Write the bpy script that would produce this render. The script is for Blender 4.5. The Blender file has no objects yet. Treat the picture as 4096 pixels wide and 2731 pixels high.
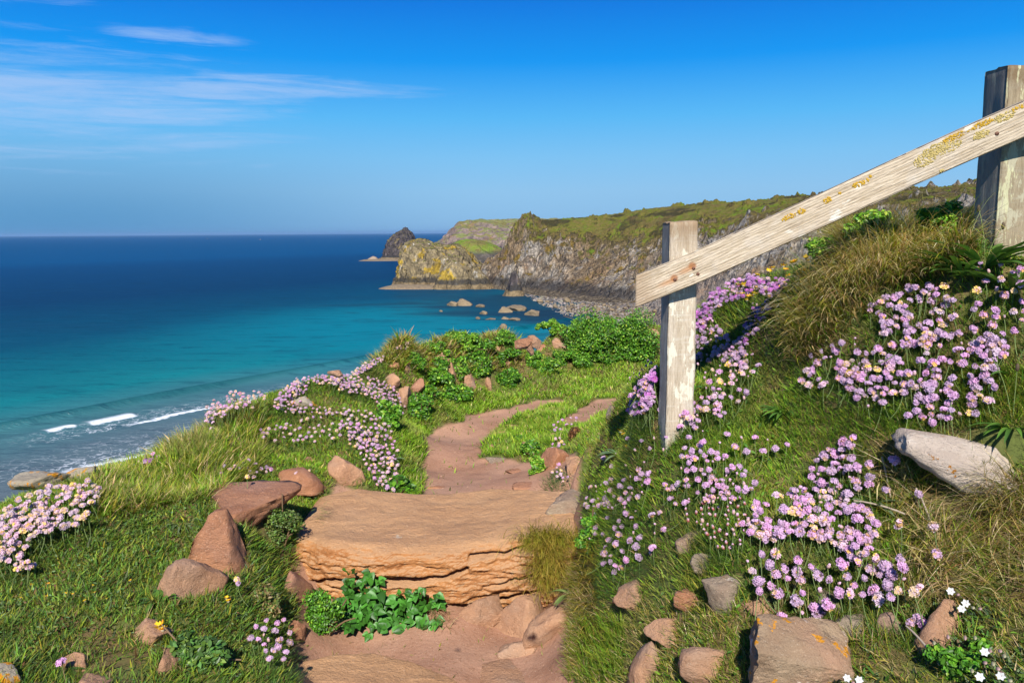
import bpy, math, random
import numpy as np
from mathutils import Vector, Matrix
random.seed(7); RNG = np.random.default_rng(11)
SC = bpy.context.scene
COL = SC.collection
HAZE_D = 0.00002
# ------------------------------------------------------------------ camera
F = 796.0; CX, CY = 512.0, 341.0
CAM = np.array([0.0, 0.0, 1.6]); PITCH = math.radians(7.8); ROLL = math.radians(0.4)
fw = np.array([0, math.cos(PITCH), -math.sin(PITCH)])
up0 = np.array([0, math.sin(PITCH), math.cos(PITCH)]); r0 = np.array([1.0, 0, 0])
rt = r0*math.cos(ROLL) - up0*math.sin(ROLL); up = up0*math.cos(ROLL) + r0*math.sin(ROLL)
SEA = CAM[2] - 50.0
def ray(px, py):
    px = np.atleast_1d(np.asarray(px, float)); py = np.atleast_1d(np.asarray(py, float))
    d = fw[None] + rt[None]*((px-CX)/F)[:, None] + up[None]*((CY-py)/F)[:, None]
    return d/d[:, 1:2]
def P(px, py, y): return CAM + ray(px, py)[0]*y
def onsea(px, py, z=None):
    d = ray(px, py)[0]; z = SEA if z is None else z
    return CAM + d*((z-CAM[2])/d[2])
def proj(Q):
    v = np.asarray(Q, float) - CAM; z = np.maximum(v@fw, 1e-3)
    return CX + F*(v@rt)/z, CY - F*(v@up)/z, z
cam = bpy.data.cameras.new('camera'); co = bpy.data.objects.new('camera', cam); COL.objects.link(co)
M3 = Matrix(((rt[0], up[0], -fw[0]), (rt[1], up[1], -fw[1]), (rt[2], up[2], -fw[2])))
co.matrix_world = Matrix.Translation(Vector(CAM)) @ M3.to_4x4()
cam.sensor_width = 36; cam.lens = 36*F/1024; cam.clip_start = 0.05; cam.clip_end = 200000
SC.camera = co; SC.render.resolution_x = 1024; SC.render.resolution_y = 682
# ------------------------------------------------------------------ noise
_perm = np.random.default_rng(3).permutation(256); _perm = np.concatenate([_perm]*3)
_g = np.random.default_rng(4).normal(size=(256, 3)); _g /= np.linalg.norm(_g, axis=1)[:, None]
def pn(Q):
    Q = np.asarray(Q, float); i = np.floor(Q).astype(int); f = Q-i; i &= 255
    u = f*f*f*(f*(f*6-15)+10); out = 0
    for a in (0, 1):
        for b in (0, 1):
            for c in (0, 1):
                h = _perm[_perm[_perm[i[:, 0]+a]+i[:, 1]+b]+i[:, 2]+c]
                g = _g[h]; w = (u[:, 0] if a else 1-u[:, 0])*(u[:, 1] if b else 1-u[:, 1])*(u[:, 2] if c else 1-u[:, 2])
                out = out + w*(g[:, 0]*(f[:, 0]-a)+g[:, 1]*(f[:, 1]-b)+g[:, 2]*(f[:, 2]-c))
    return out*1.6
def fbm(Q, o=4, g=.5, l=2.03, ridge=False):
    s = 0; a = 1; n = 0; Q = np.asarray(Q, float)
    for k in range(o):
        v = pn(Q + 17.3*k); v = (1-2*np.abs(v)) if ridge else v
        s = s+a*v; n += a; a *= g; Q = Q*l
    return s/n
def col3(x, y, z=0): return np.stack([x, y, np.zeros_like(x)+z], 1)
# ------------------------------------------------------------------ object helpers
def tag(o, label=None, cat=None, group=None, kind=None):
    if label: o['label'] = label
    if cat: o['category'] = cat
    if group: o['group'] = group
    if kind: o['kind'] = kind
    return o
def link(name, me, parent=None):
    o = bpy.data.objects.new(name, me); COL.objects.link(o)
    if parent is not None: o.parent = parent
    return o
def empty(name, loc, label, cat, group=None):
    o = bpy.data.objects.new(name, None); COL.objects.link(o); o.location = loc; o.empty_display_size = .05
    return tag(o, label, cat, group)
def mesh(name, V, Fc, mats, smooth=True, colors=None, mi=None):
    """V (n,3); Fc either (m,k) array or list of arrays of mixed size"""
    me = bpy.data.meshes.new(name)
    if not isinstance(Fc, list): Fc = [np.asarray(Fc)]
    Fc = [np.asarray(f, np.int32) for f in Fc if len(f)]
    V = np.asarray(V, np.float32); me.vertices.add(len(V)); me.vertices.foreach_set('co', V.ravel())
    loops = np.concatenate([f.ravel() for f in Fc]); tot = np.concatenate([np.full(len(f), f.shape[1], np.int32) for f in Fc])
    st = np.concatenate([[0], np.cumsum(tot)[:-1]]).astype(np.int32)
    me.loops.add(len(loops)); me.loops.foreach_set('vertex_index', loops)
    me.polygons.add(len(tot)); me.polygons.foreach_set('loop_start', st)
    me.polygons.foreach_set('loop_total', tot)
    me.polygons.foreach_set('use_smooth', np.full(len(tot), smooth))
    for m in (mats if isinstance(mats, (list, tuple)) else [mats]): me.materials.append(m)
    if mi is not None: me.polygons.foreach_set('material_index', np.asarray(mi, np.int32))
    me.update(calc_edges=True)
    if colors is not None:
        ca = me.attributes.new('Col', 'FLOAT_COLOR', 'POINT')
        c = np.ones((len(V), 4), np.float32); c[:, :3] = colors; ca.data.foreach_set('color', c.ravel())
    return me
def gridfaces(nu, nv):
    a = np.arange(nu*nv).reshape(nu, nv)
    return np.stack([a[:-1, :-1].ravel(), a[1:, :-1].ravel(), a[1:, 1:].ravel(), a[:-1, 1:].ravel()], 1)
_ico = {}
def ico(n):
    if n in _ico: return _ico[n]
    import bmesh
    bm = bmesh.new(); bmesh.ops.create_icosphere(bm, subdivisions=n, radius=1)
    V = np.array([v.co[:] for v in bm.verts]); Fc = np.array([[v.index for v in f.verts] for f in bm.faces]); bm.free()
    _ico[n] = (V, Fc); return V, Fc
class Soup:
    def __init__(s): s.V = []; s.F3 = []; s.F4 = []; s.C = []; s.M3 = []; s.M4 = []; s.n = 0
    def add(s, V, Fc, c=None, m=0):
        V = np.asarray(V, float); Fc = np.asarray(Fc); s.V.append(V)
        if Fc.shape[1] == 3: s.F3.append(Fc+s.n); s.M3.append(np.full(len(Fc), m))
        else: s.F4.append(Fc+s.n); s.M4.append(np.full(len(Fc), m))
        s.C.append(np.broadcast_to(np.asarray([1, 1, 1.] if c is None else c, float), (len(V), 3))); s.n += len(V); return s
    def mesh(s, name, mats, smooth=True):
        fs = []; mi = []
        if s.F4: fs.append(np.concatenate(s.F4)); mi.append(np.concatenate(s.M4))
        if s.F3: fs.append(np.concatenate(s.F3)); mi.append(np.concatenate(s.M3))
        return mesh(name, np.concatenate(s.V), fs, mats, smooth, np.concatenate(s.C), np.concatenate(mi))
# ------------------------------------------------------------------ materials
class NT:
    def __init__(s, name):
        s.m = bpy.data.materials.new(name); s.m.use_nodes = True; s.t = s.m.node_tree; s.t.nodes.clear()
        s.out = s.t.nodes.new('ShaderNodeOutputMaterial')
    def n(s, typ, **kw):
        nd = s.t.nodes.new(typ)
        for k, v in kw.items():
            if k == 'inp':
                for a, b in v.items():
                    if hasattr(b, 'is_output') or hasattr(b, 'links'): s.t.links.new(b, nd.inputs[a])
                    else: nd.inputs[a].default_value = b
            else: setattr(nd, k, v)
        return nd
    def noise(s, vec, scale, detail=6, rough=.6, dist=0, out=0):
        return s.n('ShaderNodeTexNoise', inp={'Vector': vec, 'Scale': scale, 'Detail': detail, 'Roughness': rough, 'Distortion': dist}).outputs[out]
    def ramp(s, fac, stops, interp='LINEAR'):
        r = s.n('ShaderNodeValToRGB', inp={0: fac}); r.color_ramp.interpolation = interp; e = r.color_ramp.elements
        while len(e) < len(stops): e.new(.5)
        for i, (p, c) in enumerate(stops):
            e[i].position = p; e[i].color = (*(c if hasattr(c, '__len__') else (c, c, c)), 1)
        return r.outputs[0]
    def mix(s, fac, a, b, mode='MIX'):
        q = s.n('ShaderNodeMix', data_type='RGBA', blend_type=mode)
        for i, v in ((0, fac), (6, a), (7, b)):
            if hasattr(v, 'links'): s.t.links.new(v, q.inputs[i])
            else: q.inputs[i].default_value = v if (i == 0) else (*v, 1)
        return q.outputs[2]
    def math(s, op, a, b=0.0, clamp=False):
        q = s.n('ShaderNodeMath', operation=op, use_clamp=clamp)
        for i, v in ((0, a), (1, b)):
            if hasattr(v, 'links'): s.t.links.new(v, q.inputs[i])
            else: q.inputs[i].default_value = v
        return q.outputs[0]
    def mapv(s, vec, scale=(1, 1, 1), loc=(0, 0, 0), rot=(0, 0, 0)):
        return s.n('ShaderNodeMapping', inp={0: vec, 1: loc, 2: rot, 3: scale}).outputs[0]
    def sep(s, vec): return s.n('ShaderNodeSeparateXYZ', inp={0: vec}).outputs
    def sstep(s, x, a, b):
        q = s.n('ShaderNodeMapRange', interpolation_type='SMOOTHSTEP', inp={0: x, 1: a, 2: b, 3: 0.0, 4: 1.0}); return q.outputs[0]
    def bump(s, h, strength=.5, dist=.01, normal=None):
        i = {'Height': h, 'Strength': strength, 'Distance': dist}
        if normal is not None: i['Normal'] = normal
        return s.n('ShaderNodeBump', inp=i).outputs[0]
    def pos(s): return s.n('ShaderNodeNewGeometry').outputs['Position']
    def nor(s): return s.n('ShaderNodeNewGeometry').outputs['Normal']
    def obj(s): return s.n('ShaderNodeTexCoord').outputs['Object']
    def rnd(s): return s.n('ShaderNodeObjectInfo').outputs['Random']
    def attr(s, name='Col'): return s.n('ShaderNodeAttribute', attribute_name=name).outputs['Color']
    def bsdf(s, color, rough=.8, normal=None, spec=.3):
        i = {'Base Color': color if hasattr(color, 'links') else (*color, 1), 'Roughness': rough, 'Specular IOR Level': spec}
        if normal is not None: i['Normal'] = normal
        return s.n('ShaderNodeBsdfPrincipled', inp=i)
    def done(s, sh):
        s.t.links.new(sh.outputs[0] if hasattr(sh, 'outputs') else sh, s.out.inputs[0]); return s.m
def mat_leaf(name, trans=.3, rough=.55, spec=.3, hue=True):
    k = NT(name); c = k.attr()
    b = k.bsdf(c, rough, spec=spec)
    t = k.n('ShaderNodeBsdfTranslucent', inp={0: k.mix(1.0, c, (1.0, 1.0, .55), 'MULTIPLY')})
    mx = k.n('ShaderNodeMixShader', inp={0: trans}); k.t.links.new(b.outputs[0], mx.inputs[1]); k.t.links.new(t.outputs[0], mx.inputs[2])
    return k.done(mx)
M_GRASS = mat_leaf('grass_blades', .35, .6, .25)
M_LEAF = mat_leaf('glossy_leaf', .25, .42, .35)
M_MATT = mat_leaf('matt_leaf', .2, .6, .25)
def mat_petal(name, tint):
    k = NT(name); c = k.mix(1.0, k.attr(), tint, 'MULTIPLY')
    hs = k.n('ShaderNodeHueSaturation', inp={0: k.math('ADD', k.math('MULTIPLY', k.rnd(), .03), .485), 1: k.math('ADD', k.math('MULTIPLY', k.rnd(), .5), .75), 2: k.math('ADD', k.math('MULTIPLY', k.rnd(), .25), .86), 4: c}).outputs[0]
    b = k.bsdf(hs, .6, spec=.2); t = k.n('ShaderNodeBsdfTranslucent', inp={0: hs})
    mx = k.n('ShaderNodeMixShader', inp={0: .3}); k.t.links.new(b.outputs[0], mx.inputs[1]); k.t.links.new(t.outputs[0], mx.inputs[2])
    return k.done(mx)
M_PET = mat_petal('lilac_petals', (1, 1, 1)); M_PETW = mat_petal('pale_petals', (1.15, 1.3, 1.05)); M_PETM = mat_petal('magenta_petals', (.9, .62, .95))
def mat_plain(name, c, rough=.7):
    k = NT(name); return k.done(k.bsdf(k.mix(k.noise(k.obj(), 40), c, tuple(x*.6 for x in c)), rough))
def mat_stone(name, c1, c2, c3, scale=6, strata=1.0, lichen=None, lich_amt=.6, pale=None, pale_amt=.62, bump=.8, streak=None, top=None):
    k = NT(name); v = k.obj(); w = k.n('ShaderNodeVectorMath', operation='ADD', inp={0: v}); 
    k.t.links.new(k.n('ShaderNodeVectorMath', operation='SCALE', inp={0: k.n('ShaderNodeCombineXYZ', inp={0: k.rnd(), 1: k.rnd(), 2: k.rnd()}).outputs[0], 3: 9.0}).outputs[0], w.inputs[1]); w = w.outputs[0]
    sv = k.mapv(w, (1, 1, strata))
    n1 = k.noise(sv, scale, 8, .62); n2 = k.noise(w, scale*4, 8, .7); n3 = k.noise(sv, scale*.5, 3)
    c = k.mix(k.sstep(n1, .35, .65), c1, c2); c = k.mix(k.sstep(n3, .45, .7), c, c3)
    c = k.mix(k.math('MULTIPLY', k.sstep(n2, .56, .75), .5), c, tuple(min(1, x*1.7+.05) for x in c1))
    c = k.mix(k.math('MULTIPLY', k.sstep(n2, .44, .28), .6), c, tuple(x*.45 for x in c2))
    if streak:
        sn = k.noise(k.mapv(w, (2.5, 9, 16)), scale, 5, .7); c = k.mix(k.math('MULTIPLY', k.sstep(sn, .6, .72), .55), c, streak)
    if pale: c = k.mix(k.sstep(k.noise(w, scale*.9, 5, .65), pale_amt, pale_amt+.04), c, pale)
    if lichen: c = k.mix(k.sstep(k.noise(k.mapv(w, (1, 1, 1), (5, 3, 1)), scale*1.6, 6, .65), lich_amt, lich_amt+.025), c, lichen)
    h = k.math('ADD', k.math('MULTIPLY', n1, 1.0), k.math('MULTIPLY', n2, .5))
    h = k.math('ADD', h, k.math('MULTIPLY', k.noise(sv, scale*14, 6, .75), .45)); fk = k.noise(w, scale*22, 3, .7); c = k.mix(k.math('MULTIPLY', k.sstep(fk, .60, .68), .45), c, (.62, .50, .38)); c = k.mix(k.math('MULTIPLY', k.sstep(fk, .38, .32), .5), c, (.10, .055, .03))
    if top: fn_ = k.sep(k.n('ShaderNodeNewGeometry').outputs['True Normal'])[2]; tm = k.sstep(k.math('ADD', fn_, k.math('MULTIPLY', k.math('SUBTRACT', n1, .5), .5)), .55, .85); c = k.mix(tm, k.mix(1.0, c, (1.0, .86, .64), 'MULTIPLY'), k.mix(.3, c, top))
    return k.done(k.bsdf(c, .85, k.bump(h, bump, .03), .25))
ORL = (.62, .26, .01)
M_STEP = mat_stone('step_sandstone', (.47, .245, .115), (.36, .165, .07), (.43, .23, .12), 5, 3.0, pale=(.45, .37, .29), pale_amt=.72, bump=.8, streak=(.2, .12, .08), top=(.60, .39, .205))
M_STONE = mat_stone('brown_stone', (.42, .20, .105), (.32, .14, .07), (.37, .19, .12), 7, 1.5, bump=.8)
M_STONE2 = mat_stone('warm_stone', (.48, .27, .155), (.36, .185, .10), (.42, .27, .18), 9, 1.2, bump=.8)
M_GREY = mat_stone('grey_stone', (.30, .24, .17), (.23, .17, .12), (.33, .21, .14), 6, 1.5, lichen=ORL, lich_amt=.66, pale=(.52, .45, .38), pale_amt=.63)
M_BIGL = mat_stone('lichen_boulder_stone', (.38, .27, .17), (.27, .18, .11), (.40, .24, .15), 8, 1, lichen=ORL, lich_amt=.60, pale=(.66, .54, .46), pale_amt=.565)
M_WHITE = mat_stone('white_stone', (.72, .60, .49), (.55, .44, .35), (.64, .53, .45), 8, 1.5, lichen=(.5, .2, .02), lich_amt=.63, bump=1.0)
M_LICH = mat_stone('orange_lichen_stone', (.42, .36, .26), (.28, .23, .16), (.46, .40, .32), 9, 1, lichen=ORL, lich_amt=.53)
M_SEAR = mat_stone('shore_stone', (.24, .18, .105), (.13, .10, .065), (.20, .155, .10), .5, 1, bump=.6)
M_DARKR = mat_stone('dark_shore_stone', (.10, .09, .085), (.06, .055, .055), (.13, .12, .11), .4, 1, bump=.6)
# ------------------------------------------------------------------ near ground
def fit(pts, s=.12):
    pts = np.array(pts, float); XY = pts[:, :2]; z = pts[:, 2]; n = len(z)
    K = np.sqrt(((XY[:, None]-XY[None])**2).sum(-1)+s*s)
    A = np.zeros((n+3, n+3)); A[:n, :n] = K + np.eye(n)*1e-4; A[:n, n] = 1; A[:n, n+1:] = XY; A[n, :n] = 1; A[n+1:, :n] = XY.T
    w = np.linalg.solve(A, np.concatenate([z, [0, 0, 0]]))
    def f(x, y):
        x = np.asarray(x, float); sh = x.shape; x = x.ravel(); y = np.asarray(y, float).ravel(); o = np.empty_like(x)
        for i in range(0, len(x), 40000):
            a = x[i:i+40000]; b = y[i:i+40000]
            o[i:i+40000] = np.sqrt((a[:, None]-XY[:, 0])**2+(b[:, None]-XY[:, 1])**2+s*s)@w[:n] + w[n]+w[n+1]*a+w[n+2]*b
        return o.reshape(sh)
    return f
ridgeL = [(-60, 560, 2.7), (0, 522, 2.95), (40, 500, 3.15), (70, 490, 3.3), (130, 480, 3.6), (160, 463, 3.9), (200, 440, 4.3), (240, 418, 4.8), (290, 403, 5.1), (340, 382, 5.5),
          (370, 366, 6.0), (410, 348, 6.6), (440, 340, 7.2), (500, 334, 8.0), (560, 331, 8.95), (655, 327, 9.35)]
inner = [(100, 560, 2.8), (200, 560, 2.9), (100, 620, 2.4), (0, 600, 2.45), (0, 682, 2.0), (100, 682, 2.1), (180, 500, 3.4), (250, 500, 3.4), (250, 540, 3.1), (180, 640, 2.4),
 (235, 600, 2.7), (255, 650, 2.45), (262, 682, 2.3), (270, 560, 3.2), (290, 505, 3.85), (325, 482, 4.1), (300, 460, 4.4), (340, 440, 4.65), (300, 430, 4.8), (360, 412, 5.1), (383, 430, 4.95),
 (395, 470, 4.5), (385, 490, 4.2), (410, 460, 4.9), (405, 485, 4.4), (470, 485, 4.35), (470, 450, 5.3), (450, 430, 5.95), (520, 405, 6.9), (600, 397, 7.3), (560, 375, 8.3), (500, 395, 7.2),
 (460, 405, 6.7), (480, 385, 7.4), (560, 365, 8.6), (640, 360, 8.9), (430, 400, 6.6), (400, 420, 5.8), (520, 347, 8.2), (600, 344, 8.95), (450, 360, 7.02), (480, 360, 7.5), (420, 375, 6.45), (450, 380, 6.9), (500, 372, 7.65), (430, 392, 6.45), (540, 360, 8.3), (600, 358, 8.75),
 (390, 387, 6.0), (650, 347, 9.1), (530, 440, 5.5), (560, 430, 5.8), (600, 410, 6.5), (541, 465, 4.7), (565, 465, 4.4), (575, 492, 3.9), (598, 472, 3.75), (582, 457, 3.85), (603, 428, 3.5),
 (640, 404, 2.93), (575, 530, 3.45), (600, 520, 3.1), (600, 560, 2.9), (600, 485, 3.35), (580, 600, 2.95), (600, 650, 2.5), (620, 682, 2.2), (650, 682, 2.05), (650, 600, 2.3), (700, 682, 1.85),
 (800, 682, 1.7), (900, 682, 1.58), (1024, 682, 1.42), (700, 620, 2.0), (800, 620, 1.87), (900, 620, 1.74), (1024, 620, 1.6), (650, 560, 2.42), (700, 560, 2.15), (800, 560, 2.03), (900, 560, 1.92),
 (1024, 560, 1.75), (650, 500, 2.56), (750, 500, 2.34), (850, 500, 2.2), (950, 500, 1.98), (1024, 500, 1.86), (650, 452, 2.68), (650, 426, 2.72), (676, 413, 2.68), (720, 430, 2.6),
 (800, 430, 2.45), (900, 430, 2.2), (1024, 430, 1.96), (720, 382, 2.85), (800, 382, 2.55), (900, 382, 2.3), (1024, 382, 2.05), (700, 374, 3.05), (725, 346, 3.07), (780, 332, 2.78), (760, 322, 2.9), (850, 332, 2.48),
 (950, 332, 2.3), (1024, 332, 2.15), (772, 310, 2.88), (810, 300, 2.75), (850, 294, 2.6), (850, 276, 2.7), (900, 296, 2.47), (910, 270, 2.6), (960, 288, 2.34), (950, 272, 2.5), (990, 266, 2.42), (1045, 264, 2.33)]
crestR = [(694, 338, 3.5), (705, 322, 3.45), (735, 306, 3.2), (765, 293, 3.05), (800, 274, 2.95), (835, 258, 2.9), (870, 250, 2.9), (950, 247, 2.85), (1024, 244, 2.8), (1100, 240, 2.8)]
pts = [tuple(P(*q)) for q in ridgeL+inner+crestR]
def outp(q, d, dz=None, z=None):
    p = P(*q); r = math.hypot(p[0], p[1]); k = (r+d)/r
    return (p[0]*k, p[1]*k, p[2]-dz if z is None else z)
for q in ridgeL: pts += [outp(q, .35, .12), outp(q, .8, .7), outp(q, 2.2, 2.6)]
for q in crestR: pts += [outp(q, .5, .18), outp(q, 1.2, z=.75), outp(q, 2.4, z=.2)]
pts += [(1.2, 7.2, .1), (2.2, 7.5, .1), (3.5, 7.5, .12), (2.2, 9.0, .15), (3.6, 10.2, .35), (5, 9, .3), (3.6, 11.2, -.3), (3.6, 13, -2), (6, 12, -1.5), (6.5, 6, .5), (1.9, 12.2, -2), (2.8, 5.2, .6), (6, 3, 1.6), (6, 1, 1.4)]
pts += [(0, .6, -.1), (-.4, 1.5, -.06), (.15, 1.5, -.06), (-.4, 2.2, -.03), (0, 2.2, -.03), (-.75, 2.75, .0), (-.3, 2.75, .0), (.1, 2.75, .0), (-.8, 3.1, .02), (-.3, 3.2, .02), (.15, 3.1, .02), (-.82, 3.3, .04), (.2, 3.3, .05),
        (-.85, 3.7, .08), (-.3, 3.6, .05), (.2, 3.7, .1), (-.8, 4.05, .17), (-.3, 4.1, .17), (.25, 4.1, .19),
        (-1.0, 1.2, .3), (-2, 1.2, .4), (-4, 1.2, .3), (.75, 1.0, .45), (1.5, .6, .65), (3, .6, 1.0), (3, 2, 1.35), (-4.5, 3, -.9), (-6.5, 2, -2.5), (-6.5, 6, -4.5), (-5, 10, -5), (0, 12.5, -3.2), (-3, 12.5, -5)]
f0 = fit(pts)
X0, X1, Y0, Y1, DS = -7.0, 7.0, .5, 13.5, .03
gx = np.arange(X0, X1, DS); gy = np.arange(Y0, Y1, DS)
GX, GY = np.meshgrid(gx, gy, indexing='ij')
coarse = .12; cx = np.arange(X0, X1+coarse, coarse); cy = np.arange(Y0, Y1+coarse, coarse)
def bil(Z, x0, y0, d, x, y):
    u = np.clip((x-x0)/d, 0, Z.shape[0]-1.001); v = np.clip((y-y0)/d, 0, Z.shape[1]-1.001); i = u.astype(int); j = v.astype(int); a = u-i; b = v-j
    return Z[i, j]*(1-a)*(1-b)+Z[i+1, j]*a*(1-b)+Z[i, j+1]*(1-a)*b+Z[i+1, j+1]*a*b
ZN = f0(GX, GY)
# region polygons in photograph pixels (only used to lay the ground out)
def inpoly(px, py, poly):
    c = np.zeros(px.shape, bool); n = len(poly)
    for i in range(n):
        x1, y1 = poly[i]; x2, y2 = poly[(i+1) % n]
        if y1 == y2: continue
        c ^= ((y1 > py) != (y2 > py)) & (px < (x2-x1)*(py-y1)/(y2-y1)+x1)
    return c
PATH = [(415, 505), (425, 491), (426, 466), (430, 434), (442, 427), (454, 421), (468, 415), (490, 410), (515, 406), (540, 402), (562, 398), (575, 397), (557, 402), (534, 412), (502, 422), (490, 433), (481, 447), (476, 458),
        (500, 455), (530, 462), (548, 455), (575, 452), (582, 470), (578, 492), (560, 505)]
TRK2 = [(562, 422), (575, 410), (592, 402), (621, 396.5), (632, 397), (622, 403), (600, 412), (582, 425), (566, 428)]
STEPS = [(300, 600), (310, 585), (520, 585), (570, 596), (578, 640), (574, 700), (574, 760), (262, 760), (283, 660), (300, 625)]
def dirtmask(X, Y, Z):
    px, py, d = proj(np.stack([X, Y, Z], 1)); j = 8*pn(np.stack([X*3, Y*3, X*0], 1)); k = 5*pn(np.stack([X*9, Y*9, X*0+3], 1))
    a = px+j+k; b = py+.45*(j-k)
    m = ((inpoly(a, b, PATH) | inpoly(a, b, TRK2)) & (Y > 3.7) & (Y < 8.5) & (Z < .45))
    m |= inpoly(a, b, STEPS) & (Y < 3.7) & (Z < .16)
    m |= (Y < 2.3) & (np.abs(X+.3) < .5) & (Z < .12)
    m |= (Y > 3.2) & (Y < 4.15) & (X > -.95) & (X < .3)
    return m
fx, fy, fz = GX.ravel(), GY.ravel(), ZN.ravel()
dm = dirtmask(fx, fy, fz).astype(float).reshape(GX.shape)
ds = dm.copy()
for _ in range(3):
    q = ds.copy(); q[1:-1, 1:-1] = (ds[:-2, 1:-1]+ds[2:, 1:-1]+ds[1:-1, :-2]+ds[1:-1, 2:]+ds[1:-1, 1:-1])/5; ds = q
n1 = fbm(col3(fx*2.2, fy*2.2), 4).reshape(GX.shape); n2 = fbm(col3(fx*9, fy*9, 5), 4).reshape(GX.shape)
ZN = ZN + n1*(.05*(1-ds)+.012) + n2*(.022*(1-ds)+.012) - ds*.012 + np.where(ds > .5, 0, 0)
# cushions of thrift bulge out of the bank
BUL = [(905, 372, .28, .07), (855, 378, .2, .05), (800, 540, .2, .06), (705, 475, .16, .04), (715, 325, .22, .05), (250, 415, .22, .04), (330, 400, .35, .08), (380, 452, .2, .06), (40, 530, .28, .05)]
def hit(px, py, Zg=None):
    Zg = ZN if Zg is None else Zg
    D = ray(px, py); ys = np.concatenate([np.arange(1.2, 4.5, .012), np.arange(4.5, 12.5, .03)])
    X = D[:, :1]*ys; Z = CAM[2]+D[:, 2:]*ys; H = bil(Zg, X0, Y0, DS, X, np.broadcast_to(ys, X.shape))
    hh = (Z < H); i = hh.argmax(1); ok = hh.any(1) & (i > 0); y = ys[i]
    return np.stack([D[:, 0]*y, y, CAM[2]+D[:, 2]*y], 1), ok
def hit1(px, py):
    p, ok = hit([px], [py]); return p[0]
for bx, by, r, h in BUL:
    c = hit1(bx, by); ZN = ZN + h*np.exp(-((GX-c[0])**2+(GY-c[1])**2)/(r*r))
def gz(x, y): return bil(ZN, X0, Y0, DS, np.asarray(x, float), np.asarray(y, float))
gxn, gyn = np.gradient(ZN, DS)
def gnorm(x, y):
    a = bil(gxn, X0, Y0, DS, x, y); b = bil(gyn, X0, Y0, DS, x, y); n = np.stack([-a, -b, np.ones_like(a)], 1); return n/np.linalg.norm(n, axis=1)[:, None]
k = NT('ground_soil'); p = k.pos(); d = k.sep(k.attr())[0]
g1 = k.noise(p, 5, 6, .6); g2 = k.noise(p, 60, 5, .7); g3 = k.noise(p, 220, 3, .7); g0 = k.noise(p, 1.6, 4)
dirt = k.mix(k.sstep(g1, .35, .68), (.37, .20, .125), (.29, .15, .09)); dirt = k.mix(k.math('MULTIPLY', k.sstep(g0, .4, .6), .5), dirt, (.42, .25, .165))
dirt = k.mix(k.sstep(g3, .60, .68), dirt, (.50, .36, .26)); dirt = k.mix(k.math('MULTIPLY', k.sstep(g2, .56, .66), .5), dirt, (.16, .075, .035)); dirt = k.mix(k.math('MULTIPLY', k.sstep(g3, .42, .3), .6), dirt, (.12, .06, .035))
soil = k.mix(k.sstep(g1, .4, .6), (.10, .12, .03), (.15, .10, .045)); soil = k.mix(k.sstep(g2, .5, .7), soil, (.05, .06, .015))
c = k.mix(k.sstep(d, .3, .7), soil, dirt)
vor = k.n('ShaderNodeTexVoronoi', inp={'Vector': p, 'Scale': 55.0, 'Randomness': 1.0}).outputs[0]
h = k.math('ADD', k.math('MULTIPLY', g2, .5), k.math('MULTIPLY', g3, .3)); h = k.math('ADD', h, k.math('MULTIPLY', k.noise(p, 14, 5, .6), .5)); h = k.math('SUBTRACT', h, k.math('MULTIPLY', vor, .35))
M_SOIL = k.done(k.bsdf(c, .95, k.bump(h, .7, .006), .15))
gc = np.zeros((GX.size, 3)); gc[:, 0] = ds.ravel()
g = link('ground', mesh('ground', np.stack([GX.ravel(), GY.ravel(), ZN.ravel()], 1), gridfaces(*GX.shape), M_SOIL, True, gc)); g['kind'] = 'structure'
# ------------------------------------------------------------------ blades
def blades(root, ln, wd, az, lean, curve, c0, c1, seg=2, nrm=None):  # root colour c0 comes darker than tip c1: ambient shade painted into blades
    """root (n,3); returns V,F4,F3,C.  lean: initial tilt, curve: extra tilt to tip"""
    n = len(root); base = nrm if nrm is not None else np.tile([0, 0, 1.], (n, 1))
    h = np.stack([np.cos(az), np.sin(az), np.zeros(n)], 1); side = np.stack([-np.sin(az), np.cos(az), np.zeros(n)], 1)
    tw = RNG.uniform(-1.2, 1.2, n)[:, None]; side = side*np.cos(tw)+np.cross(h, side)*0+h*np.sin(tw)*.8
    V = []; C = []; p = root.copy(); nv = 2*seg+1
    for s in range(seg+1):
        t = s/seg; w = (wd*(1-.75*t**1.5)*.5)[:, None]
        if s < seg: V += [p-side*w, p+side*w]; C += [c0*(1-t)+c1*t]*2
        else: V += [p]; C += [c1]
        a = (lean+curve*(t+.5/seg))[:, None]; dr = base*np.cos(a)+h*np.sin(a); p = p+dr*(ln/seg)[:, None]
    V = np.stack(V, 1).reshape(-1, 3); C = np.stack(C, 1).reshape(-1, 3); b = np.arange(n)*nv
    F4 = np.concatenate([np.stack([b+2*s, b+2*s+1, b+2*s+3, b+2*s+2], 1) for s in range(seg-1)]) if seg > 1 else np.zeros((0, 4), int)
    F3 = np.stack([b+2*seg-2, b+2*seg-1, b+2*seg], 1)
    return V, F4, F3, C
class Bl:
    def __init__(s): s.q = []
    def add(s, *a, **kw): s.q.append(blades(*a, **kw))
    def mesh(s, name, mat):
        V = []; A = []; B = []; C = []; n = 0
        for v, f4, f3, c in s.q: V.append(v); A.append(f4+n); B.append(f3+n); C.append(c); n += len(v)
        return mesh(name, np.concatenate(V), [np.concatenate(A), np.concatenate(B)], mat, True, np.concatenate(C))
def pal(n, cols, wts, jit=.42):
    w = np.array(wts, float); w /= w.sum(); i = RNG.choice(len(cols), n, p=w); c = np.array(cols)[i]
    return np.clip(c*(1+jit*RNG.uniform(-1, 1, (n, 1)))*(1+.12*RNG.uniform(-1, 1, (n, 3))), 0, 1)
G_VIV = [(.21, .38, .02), (.13, .28, .015), (.29, .44, .03), (.38, .42, .06)]
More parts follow.
